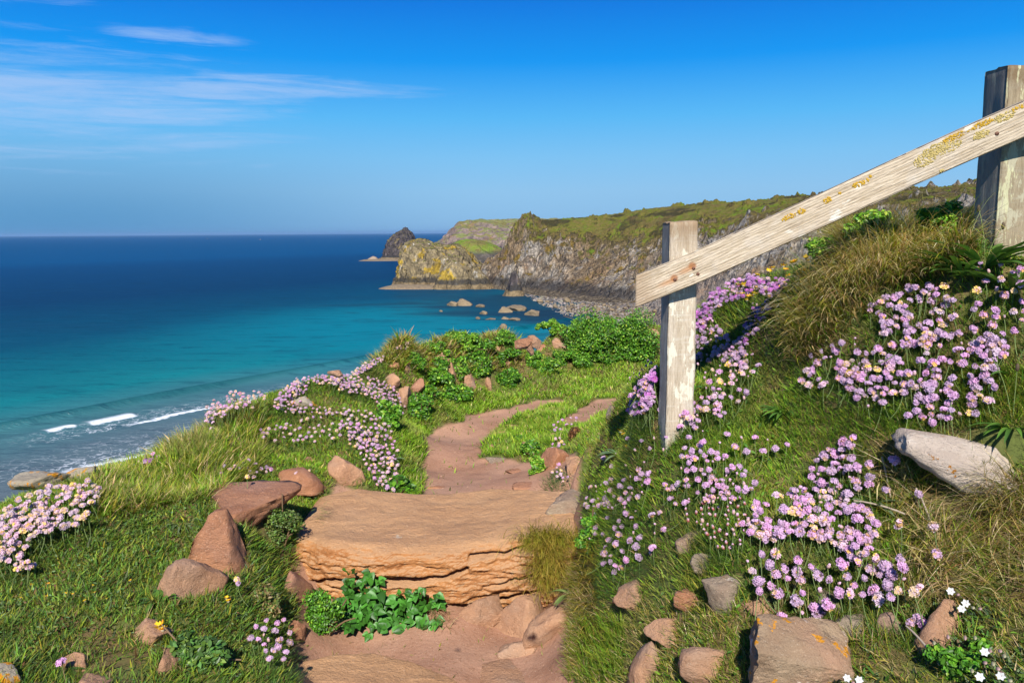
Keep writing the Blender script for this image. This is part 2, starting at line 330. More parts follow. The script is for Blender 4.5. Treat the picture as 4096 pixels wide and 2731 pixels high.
G_DARK = [(.085, .19, .025), (.12, .25, .03), (.17, .30, .035), (.06, .13, .025)]
G_OLI = [(.24, .29, .025), (.34, .33, .035), (.14, .23, .02), (.46, .36, .08)]
G_DRY = [(.62, .47, .24), (.50, .36, .16), (.36, .22, .08), (.74, .60, .36)]
G_DARK = [(.11, .23, .03), (.15, .30, .035), (.22, .34, .04), (.08, .17, .03)]
# ------------------------------------------------------------------ rocks
ROCKFP = []
def rockmesh(name, size, seed, mat, sub=4, planes=7, rough=.10, strata=0, box=.0):
    V, Fc = ico(sub); r = np.random.default_rng(seed); V = V.copy()
    if box: V = V*(1+box*(1/np.maximum(np.abs(V).max(1), .3)[:, None]-1))
    for _ in range(planes+4):
        n = r.normal(size=3); n /= np.linalg.norm(n); c = r.uniform(.46, .80); d = np.maximum(0, V@n-c); V = V-n*(d*.92)[:, None]
    V = V*(1+.13*fbm(V*1.1+seed, 3)[:, None]) + (V/np.linalg.norm(V, axis=1)[:, None])*(rough*fbm(V*3.6+seed*1.7, 6, .62)*.95)[:, None]
    if sub >= 4:
        rd = fbm(V*np.array([2, 2, 4.])+seed, 3, ridge=True); V = V*(1-.07*np.clip(rd-.55, 0, 1)/.45)[:, None]
    V = V*np.array(size)*.5
    return mesh(name, V, Fc, mat, True)
def rock(px, py, w, h, label, mat, name='stone', cat='stone', depth=.8, seed=None, sub=4, sink=.35, rz=None, tilt=0, grp=None, planes=7, flat=1, foot=1.0, box=.35, y=None):
    """w,h apparent size in photograph pixels about the pixel (px,py)"""
    seed = int(px*7+py) if seed is None else seed
    c = hit1(px, py + h*.06) if y is None else P(px, py, y); _, _, d = proj(c[None]); s = d[0]/F; W = w*s*1.16; H = h*s*1.26*flat
    o = link(name, rockmesh(name, (W, max(W*depth, H*.8), H), seed, mat, sub, planes, box=box)); tag(o, label, cat, grp)
    c = P(px, py, c[1]+.0); g = gz(c[0:1], c[1:2])[0]
    o.location = (c[0], c[1], c[2]-H*(sink-.35+.07)); o.rotation_euler = (RNG.uniform(-.12, .12), tilt*.7, RNG.uniform(-.25, .25) if rz is None else rz)
    ROCKFP.append((c[0], c[1], W*.5*foot, max(W*depth, H*.8)*.5*foot)); return o

def joints(k, v, c, h, sc, amt=.75):
    """blocky jointing of rock: cells of slightly different tone parted by dark cracks"""
    d_ = k.n('ShaderNodeVectorMath', operation='ADD', inp={0: v, 1: k.n('ShaderNodeVectorMath', operation='SCALE', inp={0: k.noise(v, sc*1.3, 4, .6, 0, 1), 3: .9/sc}).outputs[0]}).outputs[0]
    e = k.n('ShaderNodeTexVoronoi', feature='DISTANCE_TO_EDGE', inp={'Vector': d_, 'Scale': sc}).outputs[0]; ce = k.sep(k.n('ShaderNodeTexVoronoi', inp={'Vector': d_, 'Scale': sc}).outputs[1])[0]
    c = k.mix(1.0, c, k.mix(ce, (.84, .83, .82), (1.16, 1.15, 1.14)), 'MULTIPLY'); c = k.mix(k.math('MULTIPLY', k.sstep(e, .10, .02), amt), c, (.03, .026, .022))
    return c, k.math('ADD', h, k.math('ADD', k.math('MULTIPLY', k.sstep(e, .0, .18), 1.2), k.math('MULTIPLY', ce, 1.3)))
# ------------------------------------------------------------------ far land and sea
S_U = np.array([.56, .83]); S_N = np.array([-.83, .56])
far = []
def B(px, py, dz=0): p = onsea(px, py); far.append((p[0], p[1], SEA+dz))
def T(px, py, y): p = P(px, py, y); far.append(tuple(p))
for q in [(504, 281), (521, 291), (560, 297), (600, 302), (640, 306)]: B(*q, 2.5)
for q in [(523, 293), (540, 298), (556, 307), (575, 313), (600, 319), (640, 326)]: B(*q, .2)
for q in [(585, 308), (610, 313), (640, 318), (670, 320)]: B(*q, 3.0)
for q in [(494, 277), (497, 268), (492, 262), (480, 283), (490, 290), (505, 296), (520, 304), (540, 314), (560, 324), (590, 335), (450, 300), (400, 330), (450, 360), (300, 400), (200, 430)]: B(*q, -8)
for q in [(503, 262, 745), (508, 246, 755), (523, 226, 770), (560, 221, 770), (603, 216, 742), (650, 212, 702), (700, 209, 652), (751, 208, 562), (816, 205, 482), (897, 201, 402), (978, 199, 342), (1024, 198, 312), (1100, 195, 290),
          (510, 270, 725), (520, 252, 735), (560, 270, 676), (560, 242, 700), (590, 275, 628), (600, 255, 660), (603, 228, 710), (640, 285, 562), (640, 262, 598), (640, 235, 650),
          (700, 330, 300), (700, 312, 350), (700, 290, 425), (700, 265, 480), (700, 240, 540), (700, 222, 600), (760, 300, 270), (760, 270, 345), (760, 240, 410), (755, 218, 480), (800, 270, 260), (820, 240, 330), (820, 222, 400),
          (900, 240, 230), (900, 222, 310), (960, 230, 210), (970, 217, 270), (1050, 217, 250), (1100, 230, 180)]: T(*q)
for x, y, z in [(4, 14, -6), (9, 14, -4), (-6, 14, -12), (0, 30, -22), (20, 30, -14), (45, 40, -8), (0, 60, -44), (30, 80, -30), (60, 70, -16), (100, 80, -6), (30, 150, -46), (60, 160, -38), (100, 170, -25), (20, 250, -47.8), (50, 250, -45), (90, 250, -38),
                (-40, 60, -52), (-60, 130, -56), (-30, 200, -54), (0, 300, -52), (-10, 120, -50), (25, 350, -50), (-150, 300, -60), (-200, 700, -70), (-100, 900, -70), (-80, 1300, -70), (150, 1250, 8), (400, 1200, 16), (650, 1100, 20), (700, 500, 26), (500, 300, 26), (400, 150, 24),
                (60, 950, -8), (0, 800, -60), (-20, 900, -60), (45, 1100, -20), (-20, 1200, -62), (200, 900, 10), (300, 800, 14), (450, 700, 20)]: far.append((x, y, z))
ff = fit(far, 6.0)
FX0, FY0, FD = -80.0, 14.0, 4.0
FXg, FYg = np.meshgrid(np.arange(FX0, 760, FD), np.arange(FY0, 1320, FD), indexing='ij'); FZ = ff(FXg, FYg)
az = np.radians(np.arange(-9.0, 36.0, .045)); rr = np.concatenate([np.geomspace(14, 180, 60)[:-1], np.geomspace(180, 1350, 560)])
A_, R_ = np.meshgrid(az, rr, indexing='ij'); X = R_*np.sin(A_); Y = R_*np.cos(A_)
Z = bil(FZ, FX0, FY0, FD, X, Y); gxx, gyy = np.gradient(FZ, FD); sl = np.hypot(bil(gxx, FX0, FY0, FD, X, Y), bil(gyy, FX0, FY0, FD, X, Y))
q = np.stack([X.ravel(), Y.ravel(), Z.ravel()], 1); steep = np.clip((sl-.35)/.5, 0, 1); land = np.clip((Z-SEA)/6, 0, 1); dist = np.clip((R_-100)/200, 0, 1)
ra = fbm(q/34, 5, .55, ridge=True).reshape(X.shape); rb = fbm(q*np.array([1, 1, .6])/11+7, 5, .6, ridge=True).reshape(X.shape); rc = fbm(q/5.5, 4, .6).reshape(X.shape); rd = fbm(q/70+4, 3).reshape(X.shape); re = fbm(q*np.array([1, .45, .5])/62+11, 4, .5, ridge=True).reshape(X.shape); rg = np.clip(fbm(q/14+23, 4, .55).reshape(X.shape)-.22, 0, 1)
low = np.clip(1-(Z-SEA)/30, 0, 1)
Z = Z + dist*land*(steep*(1+.5*low))*(6.5*ra+5.0*rb+2.2*rc) + dist*land*(1-steep)*(.9*rb*np.clip(rb, 0, 1)*2+.5*rc) + dist*land*rd*2.0 + dist*land*steep*15*(re-.42) + dist*land*rg*14*np.clip((X-40)/60, .1, 1)
q = np.stack([X.ravel(), Y.ravel(), Z.ravel()], 1)
k = NT('headland_rock_and_turf'); p = k.pos(); nz = k.sep(k.nor())[2]; pz = k.sep(p)[2]; px_ = k.sep(p)[1]
a1 = k.noise(p, .05, 8, .65); a2 = k.noise(p, .25, 8, .7); a3 = k.noise(k.mapv(p, (1, 1, .35)), .12, 8, .7); a4 = k.noise(p, .018, 4)
rock_ = k.mix(k.sstep(a2, .35, .65), (.19, .15, .105), (.37, .30, .215)); rock_ = k.mix(k.sstep(a3, .50, .64), rock_, (.48, .44, .38)); rock_ = k.mix(k.math('MULTIPLY', k.sstep(a1, .5, .64), .75), rock_, (.27, .165, .09))
rock_ = k.mix(k.math('MULTIPLY', k.sstep(k.noise(p, .09, 6, .6), .6, .66), .8), rock_, (.30, .30, .29)); rock_ = k.mix(k.sstep(a2, .42, .34), rock_, (.07, .06, .05))
big = k.noise(k.mapv(p, (1, 1, .3)), .022, 5, .6); rock_ = k.mix(k.math('MULTIPLY', k.sstep(big, .5, .58), .6), rock_, k.mix(a2, (.22, .215, .20), (.56, .545, .51))); rock_ = k.mix(k.math('MULTIPLY', k.sstep(big, .46, .40), .7), rock_, k.mix(a2, (.16, .12, .07), (.36, .25, .135)))
rock_ = k.mix(1.0, rock_, (1.38, 1.33, 1.26), 'MULTIPLY'); rock_, jh = joints(k, k.mapv(p, (1, 1, .6), (0, 0, 0), (.3, .2, 0)), rock_, 0.0, .09, .42); rock_, jh2 = joints(k, k.mapv(p, (1, 1, .6), (0, 0, 0), (.1, .4, .2)), rock_, 0.0, .33, .28)
och = k.mix(k.sstep(k.noise(p, .07, 6, .65), .56, .62), rock_, (.30, .20, .045))
gr = k.mix(k.sstep(a2, .4, .62), (.20, .22, .025), (.27, .21, .06)); gr = k.mix(k.sstep(a1, .54, .62), gr, (.20, .29, .025)); gr = k.mix(k.sstep(a4, .54, .60), gr, (.085, .075, .028)); gr = k.mix(k.math('MULTIPLY', k.sstep(k.noise(p, .04, 6, .7), .5, .6), .7), gr, (.22, .15, .06))
gm = k.math('ADD', nz, k.math('MULTIPLY', k.math('SUBTRACT', a2, .5), 1.3)); gm = k.math('ADD', gm, k.math('MULTIPLY', k.math('SUBTRACT', a1, .5), 1.5))
hgt = k.math('SUBTRACT', pz, SEA); gm = k.math('ADD', gm, k.math('MULTIPLY', k.math('SUBTRACT', k.sstep(hgt, 12, 60), .8), .8)); gm = k.math('SUBTRACT', gm, k.math('MULTIPLY', k.sstep(px_, 620, 470), .30))
pz_ = k.math('MULTIPLY', k.sstep(px_, 600, 540), k.sstep(k.noise(k.mapv(p, (1, 1, .5)), .035, 6, .65), .42, .55)); och = k.mix(k.math('MULTIPLY', pz_, .75), och, k.mix(k.sstep(a2, .42, .58), (.30, .26, .22), (.62, .59, .54)))
veg = k.mix(k.sstep(a2, .36, .62), (.17, .125, .05), (.30, .23, .10)); veg = k.mix(k.math('MULTIPLY', k.sstep(a1, .5, .6), .7), veg, (.20, .21, .035)); gv = k.math('ADD', gm, k.math('MULTIPLY', k.math('SUBTRACT', k.noise(p, .03, 6, .65), .5), .9)); gv = k.math('ADD', gv, k.math('MULTIPLY', k.math('MULTIPLY', k.sstep(k.sep(p)[0], 50, 110), k.sstep(px_, 500, 580)), .16))
och = k.mix(k.math('MULTIPLY', k.sstep(gv, .50, .60), .9), och, veg)
c = k.mix(k.sstep(gm, .66, .80), och, gr)
sx = k.sep(p)[1]; scr = k.math('MULTIPLY', k.sstep(sx, 520, 430), k.sstep(hgt, 34, 24)); scree = k.mix(k.sstep(k.noise(p, .9, 6, .8), .45, .6), (.27, .22, .19), (.44, .36, .30)); scree = k.mix(k.sstep(k.noise(k.mapv(p, (1, 1, 3)), .06, 5), .5, .58), scree, (.42, .29, .21))
c = k.mix(k.math('MULTIPLY', scr, .85), c, scree)
hb = k.math('ADD', hgt, k.math('MULTIPLY', k.math('SUBTRACT', a2, .5), 6))
c = k.mix(k.math('MULTIPLY', k.math('MULTIPLY', k.sstep(hb, 13, 8), k.sstep(sx, 500, 560)), .8), c, k.mix(a2, (.03, .03, .03), (.10, .09, .085)))
tan_ = k.mix(k.sstep(k.noise(p, .5, 6, .75), .42, .6), (.12, .095, .07), (.34, .27, .175))
c = k.mix(k.sstep(hb, 4.6, 3.4), c, tan_)
rm = k.sstep(gm, .80, .66); hh = k.math('ADD', k.math('MULTIPLY', k.noise(p, .35, 8, .75), 2.2), k.math('MULTIPLY', a3, 1.5)); hh = k.math('ADD', hh, k.math('MULTIPLY', rm, k.math('ADD', k.math('MULTIPLY', jh, 1.2), k.math('MULTIPLY', jh2, .5))))
M_LAND = k.done(k.bsdf(c, .95, k.bump(hh, 1.0, 2.6), .1))
o = link('headland', mesh('headland', q, gridfaces(*X.shape), M_LAND)); o['kind'] = 'structure'
FZd = None
# rocky islands: local height fields with a real width and depth
def crag(name, sil, base, ythick, label, cat, mat, nx=220, ny=110, amp=1.0, kind=None, grp=None, prof=2.6, seed=0, scale=1.0, vals=None):
    """sil: [(px,py)] top outline, base: (pxL,pxR,py) water line in photograph pixels -> world width, height"""
    cpt = onsea((base[0]+base[1])/2, base[2]); y0 = cpt[1]
    yc = y0 + ythick*.5
    tops = np.array([[P(a, b, yc)[0], P(a, b, yc)[2]] for a, b in sil]); tops = tops[np.argsort(tops[:, 0])]
    xl = P(base[0], base[2], yc)[0]; xr = P(base[1], base[2], yc)[0]
    u = np.linspace(xl, xr, nx); v = np.linspace(-1, 1, ny); U, Vv = np.meshgrid(u, v, indexing='ij')
    tz = np.interp(U, tops[:, 0], tops[:, 1]) - SEA
    e = np.abs((U-(xl+xr)/2)/((xr-xl)/2)); wl = 1-.35*e**2; vv = np.clip(np.abs(Vv)/wl, 0, 1)
    h = np.maximum(tz, 0)*(1-vv**prof)
    s = max(xr-xl, 1); q = np.stack([U.ravel(), (yc+Vv*ythick*.55).ravel(), h.ravel()], 1)
    kk = 1/(s*.11)*scale
    d = np.stack([fbm(q*kk+seed+i*31, 5, .6, ridge=(i != 1)) for i in range(3)], 1)
    m = np.clip(h.ravel()/(.12*max(h.max(), 1)), 0, 1)[:, None]
    q = q + d*m*s*.038*amp*np.array([.8, .8, .7]); q[:, 2] += -1.5 + SEA
    org = np.array([(xl+xr)/2, yc, SEA]); me = mesh(name, q-org, gridfaces(nx, ny), mat); o = link(name, me); o.location = org
    return tag(o, label, cat, grp, kind)
def mat_crag(name, dark, mid, pale, ochre, grass, och_amt, grass_lo, pale_amt, tide=(4.0, 7.5), s=1.0, tan=(.27, .20, .11)):
    k = NT(name); p = k.pos(); nz = k.sep(k.nor())[2]; h = k.math('SUBTRACT', k.sep(p)[2], SEA)
    a = k.noise(p, .22*s, 8, .7); b = k.noise(p, .07*s, 6, .65); c2 = k.noise(k.mapv(p, (1, 1, .4)), .13*s, 7, .7)
    c = k.mix(k.sstep(a, .38, .62), dark, mid); c = k.mix(k.sstep(c2, pale_amt, pale_amt+.1), c, pale); c = k.mix(k.sstep(b, och_amt, och_amt+.07), c, ochre)
    c, jh = joints(k, k.mapv(p, (1, 1, .45), (0, 0, 0), (.2, .35, 0)), c, 0.0, .085*s, .25); c, jh2 = joints(k, k.mapv(p, (1, 1, .6), (0, 0, 0), (.2, .3, 0)), c, 0.0, .36*s, .25)
    g = k.math('ADD', nz, k.math('MULTIPLY', k.math('SUBTRACT', a, .5), .7)); c = k.mix(k.math('MULTIPLY', k.sstep(g, grass_lo, grass_lo+.1), k.sstep(h, 14*1.0, 24)), c, k.mix(k.sstep(b, .4, .6), grass, (.17, .145, .04)))
    hn = k.math('ADD', h, k.math('MULTIPLY', k.math('SUBTRACT', a, .5), 6))
    c = k.mix(k.math('MULTIPLY', k.sstep(hn, tide[1]+3, tide[1]), .85), c, (.04, .038, .036)); c = k.mix(k.sstep(hn, tide[0]+.6, tide[0]), c, k.mix(k.sstep(a, .4, .6), tuple(x*.55 for x in tan), tan))
    return k.done(k.bsdf(c, .9, k.bump(k.math('ADD', k.math('ADD', a, c2), k.math('MULTIPLY', jh, .5)), 1.0, 3.2), .15))
M_C1 = mat_crag('ochre_crag', (.17, .14, .085), (.35, .28, .155), (.60, .57, .50), (.42, .29, .04), (.15, .16, .03), .53, .80, .585)
M_C2 = mat_crag('dark_crag', (.055, .048, .05), (.12, .10, .10), (.20, .175, .16), (.22, .17, .07), (.16, .16, .04), .60, .86, .62, s=.6)
M_C3 = mat_crag('far_crag', (.15, .115, .10), (.27, .20, .165), (.36, .33, .30), (.25, .16, .09), (.17, .19, .06), .58, .80, .60, s=.35)
M_C4 = mat_crag('mound_crag', (.07, .065, .06), (.13, .11, .09), (.22, .2, .17), (.2, .17, .07), (.15, .22, .02), .6, .35, .62, tide=(2, 4), s=.5)
crag('far_headland', [(424, 250), (440, 241), (448, 233), (454, 225.5), (460, 222.5), (480, 221), (520, 221), (560, 220.5), (620, 221), (660, 222), (700, 230)], (422, 705, 249), 500,
     'long flat-topped pinkish headland farthest away on the horizon', 'headland', M_C3, amp=.5, kind='structure', prof=2.2, seed=3, nx=300, ny=160, scale=1.8)
crag('pyramid_sea_stack', [(378, 258), (384, 256.5), (386, 248), (388, 240), (392, 236), (398, 232), (402, 230), (404, 228), (407, 231), (410, 234), (413, 241), (418, 247), (424, 252), (430, 258)], (378, 432, 259.5), 150,
     'dark pyramid-shaped sea stack with a grassy peak, standing farthest out to sea', 'sea stack', M_C2, seed=12, prof=2.6, amp=1.9, scale=1.6)
crag('reef_ledge', [(358, 260), (364, 258.6), (372, 258.2), (390, 257.8), (402, 258), (410, 260)], (357, 412, 260.8), 60, 'low flat tan reef at the foot of the dark pyramid stack', 'reef', M_SEAR, seed=5, nx=120, ny=50, amp=.25)
crag('white_topped_rock', [(366, 259), (370, 256.5), (373, 255), (376, 256), (379, 259)], (366, 380, 260), 18, 'small white-topped rock on the reef left of the dark pyramid stack', 'rock', M_GREY, seed=8, nx=50, ny=30, amp=.6)
crag('green_mound_island', [(446, 256), (452, 243), (460, 239.5), (472, 238.5), (484, 240.5), (496, 245), (504, 250), (512, 258), (520, 262)], (444, 522, 264), 160,
     'low rocky mound with a bright green grass cap behind the lichened stack', 'island', M_C4, seed=21, prof=3.2, amp=.55)
M_SAND = mat_plain('pale_sand', (.50, .42, .31), .95)
crag('sand_spit', [(476, 264), (485, 262.8), (500, 262.6), (515, 263)], (474, 518, 265.5), 40, None, None, M_SAND, nx=40, ny=20, amp=.02, kind='structure').name = 'beach'
crag('lichened_sea_stack', [(393, 284), (398, 272), (400, 257), (401, 248), (404, 243), (409, 241), (413, 240), (420, 238.5), (425, 240), (431, 243.5), (440, 245), (447, 245.5), (454, 244), (461, 247.5), (466, 252), (472, 257), (478, 263), (484, 269), (489, 277), (493, 284)], (391, 494, 286.5), 85,
     'big rounded sea stack with yellow lichen and white streaks beside the headland', 'sea stack', M_C1, seed=31, nx=320, ny=160, prof=3.4, amp=1.25, scale=1.3)
crag('tidal_ledge', [(378, 287), (386, 284.5), (396, 282.5), (410, 283), (440, 283.5), (470, 282.5), (492, 283), (500, 286)], (377, 502, 289), 36, 'tan barnacled ledge at the water line around the lichened stack', 'ledge', M_SEAR, seed=9, nx=200, ny=50, amp=.2)
crag('leaning_slab_rock', [(434, 284), (437, 273), (444, 266), (452, 258.5), (456, 259), (462, 264), (468, 271), (473, 284)], (433, 475, 289.2), 26, 'yellow-lichened slanting rock against the front of the big stack, left one', 'rock', M_C1, seed=41, amp=.7)
crag('leaning_slab_rock', [(466, 284), (469, 270), (474, 265.5), (481, 269), (487, 275), (492, 284)], (465, 494, 289), 24, 'smaller yellow-lichened slanting rock beside the front of the big stack, right one', 'rock', M_C1, seed=47, amp=.7)
crag('grey_boulder', [(488, 281), (491, 271), (496, 264.5), (501, 264), (505, 270), (510, 282)], (487, 511, 285), 25, 'grey rounded rock in the gap between stack and headland', 'rock', M_GREY, seed=51, amp=.8)
crag('black_pinnacle', [(503, 293), (508, 282), (511, 271), (515, 268), (519, 276), (522, 288), (525, 294)], (502, 526, 296), 20, 'black pinnacle rock with a tan foot at the tip of the headland', 'rock', M_C2, seed=57, amp=.8)
# sea rocks and shore boulders
SR = [(442, 483, 14), ]
sea_list = [(453, 303.0, 13, 7.5, 'tan rock in the turquoise bay, left of a close pair'), (463, 302.2, 17, 9.5, 'larger tan rock in the turquoise bay, right of a close pair'), (480, 305, 9, 5.5, 'small pale rock beside the tip of the headland'),
            (441, 310.5, 5, 2.5, 'tiny brown rock awash in the middle of the bay'), (484, 312, 9, 5.5, 'small tan rock off the boulder beach, nearest the bay'), (505, 309.5, 15, 8, 'tan rounded rock at the edge of the boulder beach'),
            (515, 307, 22, 10, 'broad flat-topped tan rock at the edge of the boulder beach'), (478, 317.5, 7, 3.5, 'small brown rock awash off the beach, leftmost of four'), (491, 318.5, 11, 3.5, 'long brown rock awash off the beach, second of four'),
            (505, 318.0, 9, 4, 'low brown rock awash off the beach, third of four'), (514, 318.5, 12, 5, 'brown rock awash off the beach, rightmost of four'), (503.5, 326, 11, 8, 'round brown boulder standing in the water just behind the hedge bank'), (533, 312, 16, 10, 'tan lumpy boulder among the first rocks of the beach')]
rb_ = [rockmesh('sea_rock', (1, 1, 1), 60+i, M_SEAR, 4, 6, .2) for i in range(4)]
FROT = lambda: RNG.uniform(0, 6.28)
for i, (a, b, w, h, lab) in enumerate(sea_list):
    a = a if a > 455 or i in (3,) else a; c = onsea(a+15 if False else a, b+h*.35); _, _, d = proj(c[None]); s = d[0]/F
    o = link('sea_rock', rb_[i % 4]); tag(o, lab, 'rock', 'rocks in the shallow water of the bay'); o.location = (c[0], c[1]+w*s*.3, SEA+h*s*.1); o.scale = (w*s*1.1, w*s*.9, h*s*1.25); o.rotation_euler[2] = RNG.uniform(-.3, .3)
def farz(x, y): return bil(FZ, FX0, FY0, FD, x, y)
bo = [rockmesh('beach_boulder', (1, 1, 1), 80+i, M_SEAR, 3, 9, .16) for i in range(5)]+[rockmesh('beach_boulder', (1, 1, 1), 90+i, M_DARKR, 3, 9, .16) for i in range(3)]
def farhit(px, py):
    d = ray(px, py)[0]; ys = np.arange(150, 900, 1.5); z = CAM[2]+d[2]*ys; hz = np.maximum(farz(d[0]*ys, ys), SEA); i = np.argmax(z < hz); return np.array([d[0]*ys[i], ys[i], hz[i]])
BP = [(524, 294), (560, 298), (600, 303), (636, 306), (662, 312), (662, 324), (600, 324), (575, 318), (556, 312), (536, 302)]
cnt = 0
while cnt < 230:
    a, b = RNG.uniform(522, 664), RNG.uniform(293, 325)
    if not inpoly(np.array([a]), np.array([b]), BP)[0]: continue
    c = farhit(a, b); d = c[1]/F; dark = b < 303+(a-600)*.06+2; w = RNG.choice([2.2, 3, 4, 6, 8.5], p=[.3, .3, .22, .13, .05])*(1.5 if dark and RNG.random() < .5 else 1)*d
    o = link('beach_boulder', bo[RNG.integers(5, 8)] if dark and RNG.random() < .75 else bo[RNG.integers(0, 5)]); cnt += 1
    tag(o, 'angular boulder of the rocky beach at the foot of the cliffs', 'boulder', 'boulders of the rocky beach below the cliffs'); o.location = (c[0], c[1], c[2]+w*.12); o.scale = (w, w*RNG.uniform(.7, 1), w*RNG.uniform(.5, .8)); o.rotation_euler = (RNG.uniform(-.4, .4), RNG.uniform(-.4, .4), FROT())
# finer beach rubble, one mass
V0, F0 = ico(1); sp = Soup(); pts_ = []
while len(pts_) < 5000:
    a = RNG.uniform(522, 720, 2000); b = RNG.uniform(293, 345, 2000); ok = inpoly(a, b, BP+[]) | ((a > 600) & (b > 303) & (b < 340)); pts_ += list(zip(a[ok], b[ok]))
for a, b in pts_[:5000]:
    c = farhit(a, b); w = RNG.uniform(.5, 1.6)*c[1]/F; g_ = RNG.uniform(.10, .34); cc = (g_, g_*RNG.uniform(.78, .95), g_*RNG.uniform(.6, .85))
    sp.add(V0*(1+.3*RNG.uniform(-1, 1, (len(V0), 1)))*w*np.array([1, .8, .6])+c, F0, cc)
k = NT('shore_rubble'); M_RUB = k.done(k.bsdf(k.attr(), .9))
o = link('beach_rubble', sp.mesh('beach_rubble', M_RUB, False)); o['kind'] = 'stuff'; o['label'] = 'small stones and rubble filling the rocky beach'; o['category'] = 'rubble'
# ------------------------------------------------------------------ sea
az = np.radians(np.arange(-62, 62.01, .16)); rr = np.concatenate([np.arange(70, 460, 1.0), np.geomspace(460, 90000, 170)])
A_, R_ = np.meshgrid(az, rr, indexing='ij'); X = R_*np.sin(A_); Y = R_*np.cos(A_); Sx = X*S_N[0]+Y*S_N[1]; Ux = X*S_U[0]+Y*S_U[1]
w1 = 2.5*pn(col3(Ux.ravel()/60, Sx.ravel()/400, 2)).reshape(X.shape)
def crest(S0, w, h, asym=2.2):
    t = (Sx-S0-w1)/w; return h*np.exp(-np.where(t < 0, (t*asym)**2, t*t))
Z = SEA + crest(226, 4.5, 1.5) + crest(211, 3.0, .55)*np.clip(1-(Ux-105)/50, 0, 1) + crest(201, 1.6, .22) + crest(174, 1.6, .2) + crest(262, 10, .35)
k = NT('sea_water'); p = k.pos(); s_ = k.sep(p)
dot = lambda v, a, b: k.math('ADD', k.math('MULTIPLY', v[0], a), k.math('MULTIPLY', v[1], b))
S = dot(s_, float(S_N[0]), float(S_N[1])); U = dot(s_, float(S_U[0]), float(S_U[1]))
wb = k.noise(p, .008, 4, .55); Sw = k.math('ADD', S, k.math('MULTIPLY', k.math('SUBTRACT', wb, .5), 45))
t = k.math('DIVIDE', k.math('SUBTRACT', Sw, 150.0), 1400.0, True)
c = k.ramp(t, [(0, (.13, .15, .155)), (.026, (.085, .14, .155)), (.05, (.045, .165, .175)), (.075, (.006, .17, .18)), (.115, (.002, .115, .145)), (.18, (.0, .058, .105)), (.34, (.0, .030, .084)), (.8, (.0, .042, .125)), (1, (.0, .058, .16))])  # paler far stops paint distance haze into the water colour
# bay beside the headland is clear turquoise, with dark weed patches
bd = k.n('ShaderNodeVectorMath', operation='DISTANCE', inp={0: k.mapv(p, (1, 1, 0)), 1: (-18.0, 440.0, 0.0)}).outputs[1]
c = k.mix(k.math('MULTIPLY', k.sstep(bd, 210, 60), .9), c, (.0, .165, .22))
rd2 = k.n('ShaderNodeVectorMath', operation='DISTANCE', inp={0: k.mapv(p, (1, 1, 0)), 1: (40.0, 560.0, 0.0)}).outputs[1]
rn = k.noise(k.mapv(p, (.5, 1, 1)), .035, 5, .6)
c = k.mix(k.math('MULTIPLY', k.math('MULTIPLY', k.sstep(k.math('ADD', rd2, k.math('MULTIPLY', rn, 120)), 195, 130), .85), 1.0), c, (.006, .03, .055))
rd3 = k.n('ShaderNodeVectorMath', operation='DISTANCE', inp={0: k.mapv(p, (1, 1, 0)), 1: (38.0, 470.0, 0.0)}).outputs[1]
c = k.mix(k.math('MULTIPLY', k.sstep(k.math('ADD', rd3, k.math('MULTIPLY', rn, 40)), 85, 50), .85), c, (.006, .03, .055))
c = k.mix(k.math('MULTIPLY', k.math('MULTIPLY', k.sstep(rn, .56, .64), k.sstep(rd2, 230, 120)), .7), c, (.006, .05, .075))
ck = k.noise(k.mapv(p, (.25, 1, 1), (0, 0, 0), (0, 0, .25)), .02, 5, .6); c = k.mix(k.math('MULTIPLY', k.sstep(ck, .45, .7), .25), c, (.004, .035, .085))
sw = k.math('SUBTRACT', S, 227.0); c = k.mix(k.math('MULTIPLY', k.math('MULTIPLY', k.sstep(sw, -5, -1), k.sstep(sw, 4, 1)), .6), c, (.0, .07, .075))  # swell's darker face, where less sky reflects, painted as a colour band
chop = k.noise(k.mapv(p, (.3, 1, 1), (0, 0, 0), (0, 0, .3)), .16, 7, .75); c = k.mix(k.math('MULTIPLY', k.sstep(chop, .48, .36), .38), c, (.0, .018, .045)); c = k.mix(k.math('MULTIPLY', k.sstep(chop, .56, .70), .22), c, (.02, .16, .22))  # light and dark sides of wavelets painted as colour streaks
# white water
fn = k.noise(k.mapv(p, (1, 1, 1)), .55, 6, .7, .6); fb = k.noise(p, .03, 3)
fl = k.n('ShaderNodeTexVoronoi', feature='DISTANCE_TO_EDGE', inp={'Vector': k.n('ShaderNodeVectorMath', operation='ADD', inp={0: p, 1: k.noise(p, .5, 4, .6, 0, 1)}).outputs[0], 'Scale': .42}).outputs[0]
Sj = k.math('ADD', S, k.math('MULTIPLY', k.math('SUBTRACT', k.noise(p, .05, 5, .7), .5), 10))
def band(c0, lo, hi, u0, u1, fade=6): return k.math('MULTIPLY', k.math('MULTIPLY', k.sstep(Sj, c0-lo, c0), k.sstep(Sj, c0+hi, c0+.3)), k.math('MULTIPLY', k.sstep(U, u0-fade, u0), k.sstep(U, u1+fade, u1)))
lace = k.math('SUBTRACT', 1.0, k.sstep(fl, .02, .09))
f1 = k.math('MAXIMUM', band(199.5, .8, 11, 116, 143), k.math('MAXIMUM', band(200, .8, 14, 150, 300), band(171, .8, 14, 80, 112)))
f1 = k.math('MAXIMUM', f1, k.math('MULTIPLY', band(176, 2, 22, 60, 150, 20), .4)); f1 = k.math('MAXIMUM', f1, k.math('MULTIPLY', band(200, 2, 16, 100, 240, 15), .7)); f1 = k.math('MAXIMUM', f1, band(164, .8, 6, 96, 140))
